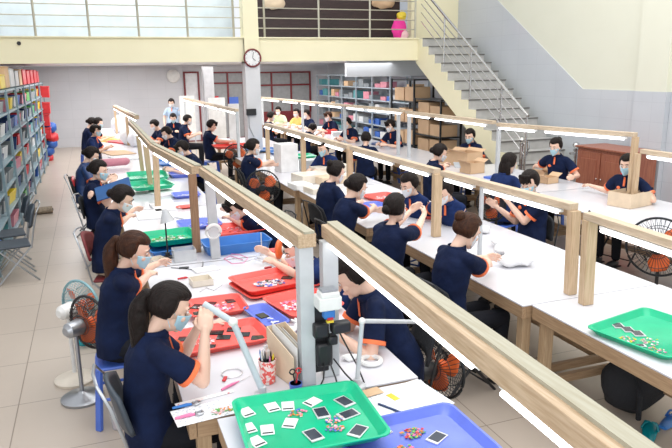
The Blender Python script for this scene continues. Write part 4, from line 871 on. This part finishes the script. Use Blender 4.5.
# magnifier ring on the white post
q = atx(206, 222, .88); t = thing('magnifier', (q.x, 5.42, q.z), 'round white magnifier fixed on the pale post of the left row', 'magnifier')
M().ring((0, 0, 0), .06, .014, (0, 1, .2), 26, 8).build('rim', whitep, t); M().tube([(0, -.003, 0), (0, .003, 0)], .056, 24, ref=(1, 0, 0)).build('lens', clearp, t); M().box((0, .045, 0), (.02, .08, .02)).build('clamp', whitep, t)
# electrical cluster on second grey post
pw = thing('socket_cluster', (1.0, 2.86, .80), 'black sockets, plugs and hanging cords mounted on the grey post by the near table', 'socket cluster')
M().box((0, .12, .22), (.09, .04, .42)).build('power_strip', black, pw, smooth=False, bevel=.008)
M().box((.01, .08, .12), (.085, .05, .13)).build('adapter', black, pw, bevel=.014); M().box((-.01, .07, .26), (.08, .05, .08)).build('adapter', black, pw, bevel=.012); M().box((.05, .07, .20), (.05, .06, .05)).build('plug', black, pw, bevel=.010); M().box((.09, .05, .27), (.10, .06, .06)).build('plug', black, pw, bevel=.012); M().box((.02, .03, .36), (.06, .05, .05)).build('plug', azure, pw, bevel=.01)
M().box((.02, .04, .42), (.12, .10, .07)).box((.02, .03, .465), (.10, .08, .03)).build('white_unit', whitep, pw, smooth=False, bevel=.008); M().box((.02, .03, .487), (.08, .06, .012)).build('unit_lid', chrome, pw, smooth=False)
M().box((.02, .01, .325), (.035, .02, .012)).build('label_strip', PAL['yellow'], pw, smooth=False); M().box((.02, .01, .34), (.03, .02, .012)).build('indicator', PAL['red'], pw, smooth=False)
for i, (a, b) in enumerate((((0, .05, .08), (-.10, -.08, -.04)), ((.03, .05, .08), (.02, -.12, -.04)), ((.05, .05, .1), (.14, -.10, -.04)), ((.08, .05, .25), (.20, .0, -.04)))):
    a = V(a); b = V(b); M().tube([a, a.lerp(b, .35) + V((.02, .02, -.03)), a.lerp(b, .7) + V((0, -.02, .01)), b], .0045, 6).build('cord', black, pw)
# tape roll, desk hole plate, notes
def flat(name, px, py, w, l, deg, m, label, cat, z=.7512, h=.002):
    q = atz(px, py, z); o = M().box((0, 0, h/2), (w, l, h)).build(name, m, loc=(q.x, q.y, z), rz=R(deg), smooth=False); o['label'] = label; o['category'] = cat; return o
q = atz(371, 363); o = M().ring((0, 0, .014), .055, .014, (0, 0, 1), 30, 8).build('tape_roll', whitep, loc=(q.x, q.y, .752)); o['label'] = 'white roll of tape before the worker with lowered mask'; o['category'] = 'tape'
q = atz(350, 360); o = M().ell((0, 0, .02), (.045, .035, .02), 18, 10).build('wire_bundle', paper, loc=(q.x, q.y, .752)); crumple(o, .015, 20); o['label'] = 'crumpled white wad beside the tape roll'; o['category'] = 'wad'
notes = mat('handwritten_paper', (.88, .88, .88), .7, col2=(.35, .40, .5), nscale=60, stretch=(1, 5, 1), lo=.40, hi=.47)
flat('note_sheet', 372, 392, .10, .07, 8, kraft, 'brown cable opening plate in the table beside the blue tray', 'plate', .758)
flat('note_sheet', 407, 400, .36, .30, 10, notes, 'handwritten note sheet behind the violet-blue tray', 'paper')
flat('sticky_note', 393, 397, .035, .07, 15, PAL['yellow'], 'yellow sticky note on the handwritten sheet', 'note', .7535, .001)
flat('note_sheet', 372, 412, .17, .16, 14, paper, 'blank white folded sheet left of the handwritten note', 'paper', .7545)
o = flat('pen', 390, 409, .008, .14, 30, PAL['navy'], 'dark blue pen between the note sheets', 'pen', .757, .008); flat('pen', 426, 411, .012, .06, -70, black, 'small black clip at the edge of the handwritten sheet', 'clip', .754, .004)
flat('paper_sheet', 205, 412, .30, .16, 6, notes, 'printed sheet at the table corner beneath the woman\'s elbow', 'paper')
flat('paper_strip', 205, 398, .30, .03, 8, mat('dotted_strip', (.88, .88, .88), .6, col2=(.8, .2, .2), nscale=40, lo=.36, hi=.40), 'white strip with red dots on the near table', 'strip', .7525)
t = thing('key_ring', (*atz(232, 374)[:2], .7515), 'silver key ring with a red tag near the lamp arm', 'key ring'); M().ring((0, 0, .004), .055, .0035, (0, 0, 1), 28, 6).build('ring', silver, t); M().box((-.05, -.055, .006), (.02, .05, .008), rz=-.4).build('tag', PAL['red'], t, bevel=.003)
t = thing('tweezers', (*atz(232, 386)[:2], .7515), 'pink-handled tweezers pointing to the lamp arm', 'tweezers', None, R(30)); M().tube([(-.07, 0, .006), (0, 0, .008), (.05, 0, .006)], [.006, .008, .003], 8).build('grip', pink, t); M().tube([(.05, .0, .006), (.13, 0, .005)], [.003, .0012], 6).build('tip', silver, t)
for i, (px, py, mm, l) in enumerate(((187, 407, azure, 'blue-handled cutter'), (190, 417, pink, 'pink-handled cutter'))):
    t = thing('cutter', (*atz(px, py)[:2], .753), l+' on the printed sheet', 'cutter', None, R(5)); M().tube([(-.07, 0, .008), (.0, 0, .009), (.03, 0, .006)], [.006, .009, .005], 8).build('grip', mm, t); M().ring((.045, 0, .008), .018, .005, (0, 0, 1), 16, 6).build('finger_ring', chrome, t)
scraps(*atz(222, 412, .7525), .05, .03, 40, 'orange and pink bits on the printed sheet', [PAL['orange'], pinkl, PAL['green'], paper], .012)
# second desk zone
def block(name, px, py, w, l, h, deg, m, label, cat, z=.7505, bev=.006):
    q = atz(px, py, z+h*.4); o = M().box((0, 0, h/2), (w, l, h)).build(name, m, loc=(q.x, q.y, z), rz=R(deg), smooth=False, bevel=bev); o['label'] = label; o['category'] = cat; return o
def openbox(px, py, w, l, h, deg, m, label, name='parts_box', div=0, z=.7505, cat='box'):
    q = atz(px, py, z+h*.5); mm = M(); th = .005
    mm.box((0, 0, th/2), (w, l, th))
    for s in (-1, 1): mm.box((s*(w/2-th/2), 0, h/2), (th, l, h)).box((0, s*(l/2-th/2), h/2), (w-2*th, th, h))
    for k in range(div): mm.box((0, -l/2+l*(k+1)/(div+1), h*.45), (w-2*th, th, h*.9))
    o = mm.build(name, m, loc=(q.x, q.y, z), rz=R(deg), smooth=False); o['label'] = label; o['category'] = cat; return o
openbox(184, 254, .19, .16, .10, 2, clearp, 'clear open plastic box left of the pale post')
o = openbox(201, 281, .16, .14, .05, 5, creamp, 'cream open box on the desk behind the nearest woman'); openbox(157, 260, .12, .12, .04, 20, creamp, 'small cream box at the second woman\'s hands')
flat('cloth', 206, 270, .20, .12, 10, paper, 'white folded cloth behind the cream box', 'cloth', h=.012)
t = thing('screwdriver', (*atz(184, 279)[:2], .7515), 'red-handled screwdriver on the desk behind the second woman', 'screwdriver', None, R(8)); M().tube([(-.05, 0, .008), (.02, 0, .009), (.03, 0, .005)], [.007, .009, .004], 8).build('handle', PAL['red'], t); M().tube([(.03, 0, .006), (.12, 0, .006)], .002, 6).build('shaft', silver, t)
def cable(pxs, m, label, r=.004, z=.7515):
    pts = [atz(x, y, z) for x, y in pxs]; o0 = pts[0].copy(); P = [p-o0+V((0, 0, r)) for p in pts]
    o = M().tube(P, r, 6).build('cable', m, loc=o0); o['label'] = label; o['category'] = 'cable'
cable([(171, 268), (185, 269), (198, 271), (203, 266), (203, 262)], black, 'dark cable on the desk beside the clear box', .003)
cable([(228, 254), (240, 255), (248, 258), (244, 263), (232, 264), (224, 259), (230, 256), (243, 260)], pink, 'pink looped cable behind the big red tray', .003); cable([(232, 258), (246, 262), (254, 259), (266, 263), (276, 268)], silver, 'pale cable from the pink loop toward the small dish', .003)
cable([(222, 285), (214, 291), (206, 288), (200, 292)], silver, 'thin grey cable running behind the red tray', .003)
flat('phone', 184, 268, .01+.03, .08, 80, black, 'black tweezers lying before the clear box', 'tweezers', h=.006); flat('pen', 268, 268, .06, .02, 10, PAL['red'], 'short red marker near the worker with pale mask', 'marker', h=.01)
b0 = atz(262, 258); lamp_arm([(b0.x, b0.y, .775), (b0.x, b0.y, .98)], .005, 'thin steel stand near the masked worker', None, silver)
q = atz(279, 246, .95); t = thing('hand_fan', (q.x, q.y, .752), 'round orange desk fan with pale hub before the worker with pale mask', 'fan', None, R(-120)); M().ell((0, 0, .17), (.085, .03, .085), 24, 14).build('guard', orangef, t); M().ell((0, .03, .17), (.03, .012, .03), 14, 10).build('hub', creamp, t); M().tube([(0, 0, 0), (0, 0, .10)], .012, 8).build('handle', whitep, t)
# pieces along the left row
for i, (px, py, w, l, m, lb) in enumerate(((150, 215, .30, .5, paper, 'white paper stack before the third aisle woman'), (165, 207, .3, .5, paper, 'white sheets in the middle of the left row'), (130, 210, .2, .3, notes, 'printed leaflet before the third aisle woman'), (118, 153, .5, .8, PAL['brown'], 'brown cardboard sheet at the far left row'), (125, 158, .4, .7, notes, 'dark printed sheet at the far left row'), (165, 193, .35, .4, paper, 'white sheet between the two slanting posts'), (190, 217, .25, .25, notes, 'printed sheet behind the brown post'))): flat('paper_sheet', px, py, w, l, 5*i, m, lb, 'paper', h=.012)
o = M().cap_tube((-.22, 0, 0), (.25, .05, 0), .07, .06, 14).build('cloth_roll', PAL['pink'], loc=tuple(atz(112, 163, .84)), rz=R(10)); crumple(o, .02, 8); o.location.z = .845; o['label'] = 'rolled pink cloth on the table before the board-holding woman'; o['category'] = 'cloth'
o = block('folded_cloth', 108, 140, .6, .9, .02, 30, yellowshirt, 'pale yellow sheet before the sixth aisle worker', 'sheet'); o = block('folded_cloth', 121, 142, .35, .9, .03, 30, PAL['red'], 'red sheet beside the pale yellow sheet', 'sheet')
for i, (px, py, h, mm) in enumerate(((136, 130, .34, paper), (128, 128, .4, clearp), (118, 116, .45, paper), (124, 112, .5, paper), (133, 120, .3, paper))):
    q = atz(px, py+16, .76); o = M().ell((0, 0, h/2), (.17, .25, h/2), 20, 12).build('white_bag', paper if i % 2 else mask_w, loc=(q.x, q.y, .752)); crumple(o, .05, 5); o['label'] = 'white plastic bag heaped on the far end of the left row, %s' % nth[i]; o['category'] = 'bag'; o['group'] = 'white bags at the far left row'
# board held by the fourth woman
q0 = atz(113, 187, 1.02); bd = M().box((0, 0, 0), (.42, .26, .018)).build('blue_board', mat('board_blue', (.015, .09, .27), .3), loc=(q0.x+.0, q0.y-.04, 1.0), smooth=False, bevel=.004); bd.rotation_euler = (R(28), R(-16), R(-4)); bd['label'] = 'blue flat board held by the fourth aisle woman'; bd['category'] = 'board'
# white cartons and boxes, middle row
for i, (px, py, w, l, h, mm, lb) in enumerate(((286, 160, .30, .3, .30, paper, 'tall stack of white cartons at far middle row'), (309, 166, .25, .25, .12, greypost, 'grey desk instrument on the middle row'), (322, 172, .3, .3, .09, creamp, 'cream box behind the grey instrument'), (312, 178, .5, .4, .08, creamp, 'cream box stack nearest the grey instrument'), (338, 168, .3, .35, .07, creamp, 'cream box beside the tied-hair woman'), (330, 180, .4, .3, .07, kraft_l, 'pale kraft box at middle row edge'), (300, 186, .25, .3, .05, paper, 'white low box at middle row'), (345, 178, .25, .3, .06, creamp, 'small cream box by the pine post'), (318, 190, .3, .3, .05, creamp, 'cream tray box at the front of the middle row'))): block('carton', px, py, w, l, h*1.5, 8, mm, lb, 'carton')
# white wads near the brown-haired woman
for i, (px, py, s) in enumerate(((506, 254, .09), (516, 260, .10), (521, 264, .08), (510, 265, .085), (484, 232, .06), (500, 246, .07))):
    q = atz(px, py, .76); o = M().ell((0, 0, s*.6), (s*1.3, s, s*.62), 16, 10).build('foam_wad', paper, loc=(q.x, q.y, .752), rz=i); crumple(o, .018, 18); o['label'] = 'crumpled white foam wad on the middle table, %s' % nth[i]; o['category'] = 'wad'; o['group'] = 'white foam wads on the middle table'
t = thing('tweezers', (*atz(493, 258, .87)[:2], .87), 'steel tweezers held by the brown-haired woman', 'tweezers', None, 0); M().tube([(0, 0, 0), (.02, .02, .12)], .004, 6).build('arm', silver, t)
_q = atx(502, 204, 3.90); t = thing('phone', (_q.x, _q.y, _q.z + .03), 'small phone held up by the man', 'phone', None, R(100)); M().box((0, 0, 0), (.07, .012, .13)).build('case', black, t, bevel=.004, smooth=False)
o = atz(457, 165, .90); t = thing('phone', (o.x, o.y, .90), 'dark phone held by the woman beside the cartons', 'phone', None, R(-20)); M().box((0, 0, 0), (.09, .16, .012), rx=.4).build('case', chrome, t, bevel=.003, smooth=False)
# right row: cartons
def carton(px, py, w, l, h, deg, label, opened=True, m=None):
    q = atz(px, py, .76); t = thing('carton', (q.x, q.y, .7505), label, 'carton', None, R(deg)); m = m or kraft; mm = M(); th = .006
    mm.box((0, 0, th/2), (w, l, th))
    for s in (-1, 1): mm.box((s*(w/2-th/2), 0, h/2), (th, l, h)).box((0, s*(l/2-th/2), h/2), (w, th, h))
    mm.build('carton_walls', m, t, smooth=False)
    for s in (-1, 1): M().box((s*(w/2+.035), 0, h+.02), (.09, l, .005), ry=s*-.5).build('flap', m, t, smooth=False)
    return t
carton(466, 165, .34, .42, .24, 10, 'open kraft carton before the worker below the stair, larger'); carton(452, 163, .3, .3, .22, 14, 'open kraft carton left of the larger one'); carton(472, 172, .28, .26, .17, 6, 'small kraft carton nearest the phone-reading woman')
carton(548, 182, .22, .18, .09, 10, 'kraft carton before the top-bun woman, nearer'); carton(543, 175, .2, .18, .07, 16, 'kraft carton before the top-bun woman, farther'); 
openbox(630, 198, .42, .30, .17, 12, kraft_l, 'pale wooden divided box before the pine post at right', 'divided_box', 3)
for i in range(7): q = atz(494+i*2.4, 178+i*.6, .76); break
o = block('blue_pile', 496, 178, .22, .3, .03, 10, bluep, 'blue folded sheet beside the long-haired woman', 'sheet')
scraps(*atz(388, 144, .752), .35, .45, 160, 'pile of small dark blue parts on the right-row table', [PAL['blue'], PAL['navy'], PAL['grey']], .06, 'parts pile')
for i, (px, py, m, w) in enumerate(((345, 128, paper, .3), (330, 124, azure, .3), (300, 120, paper, .35), (322, 130, paper, .3), (288, 122, PAL['white'], .3), (312, 116, paper, .3), (355, 131, PAL['red'], .25), (283, 118, bluep, .2), (338, 134, PAL['white'], .3))): o = block('carton', px, py, w, .3, .10, 10*i, m, 'small box on far part of the right row, %s from the phone woman' % (['sixth', 'seventh', 'ninth', 'fifth', 'eleventh', 'eighth', 'second', 'tenth', 'third'][i]), 'box'); o.location.x = min(o.location.x, 5.72); o.location.y = min(o.location.y, 19.2 - .5*(i % 3))
# cables on posts of middle row
t = thing('hanging_switch', (3.12, 3.46, 1.25), 'dark cord with a white switch hanging at the pine post joint', 'cord switch'); M().tube([(0, .0, .14), (.03, -.05, .10), (-.02, -.07, .05), (-.03, -.06, 0)], .007, 6).build('cord', black, t); M().box((-.03, -.06, -.03), (.02, .02, .06)).build('switch', whitep, t, bevel=.004)
# papers along middle row
flat('paper_sheet', 560, 262, .01+.001, .01, 0, paper, 'tiny white chip on the middle table', 'chip')
# wall things at the back
q = aty(173, 76, YB); o = M().ell((0, 0, 0), (.22, .05, .22), 18, 12).build('wall_fan', whitep, loc=(q.x, YB-.06, q.z)); o['label'] = 'round white wall fan on the tiled back wall'; o['category'] = 'fan'
q = aty(227, 99, 20.5); o = M().box((0, 0, 0), (.3, .02, .35)).build('sign_board', PAL['red'], loc=(q.x, YB-.13, 1.35), smooth=False); o['label'] = 'red notice panel hanging by the maroon window'; o['category'] = 'sign'
o = M().box((0, 0, 0), (.32, .02, .35)).build('sign_board', bluep, loc=(aty(233, 99, YB).x, YB-.13, 1.30), smooth=False); o['label'] = 'blue notice panel beside the red one'; o['category'] = 'sign'
q = aty(251, 112, YM-.14); t = thing('electric_box', (q.x, YM-.16, q.z), 'black electrical box on the clock pillar', 'box'); M().box((0, 0, 0), (.20, .06, .13)).build('housing', black, t, smooth=False, bevel=.008); M().tube([(-.05, 0, -.06), (-.05, .01, -.3), (.04, .01, -.5)], .008, 6).build('cord', chrome, t)
for i, (xa, xb, y0_, y1_, yy) in enumerate(((179, 196, 96, 128, 19.2), (208, 226, 98, 126, 17.0), (228, 240, 104, 132, 15.4))):
    a = aty(xa, y0_, yy); b = aty(xb, y1_, yy); t = thing('display_board', ((a.x+b.x)/2, yy, 0), 'white board on thin legs standing before the maroon door and windows, %s' % ['left one', 'middle one', 'nearest the clock pillar'][i], 'board')
    M().box((0, 0, (a.z+.55)/2), (b.x-a.x, .03, a.z-.55)).build('board_panel', whitep, t, smooth=False, bevel=.004)
    for s in (-1, 1): M().box((s*((b.x-a.x)/2-.03), .0, .3), (.03, .04, .6)).build('leg', greypost, t, smooth=False)
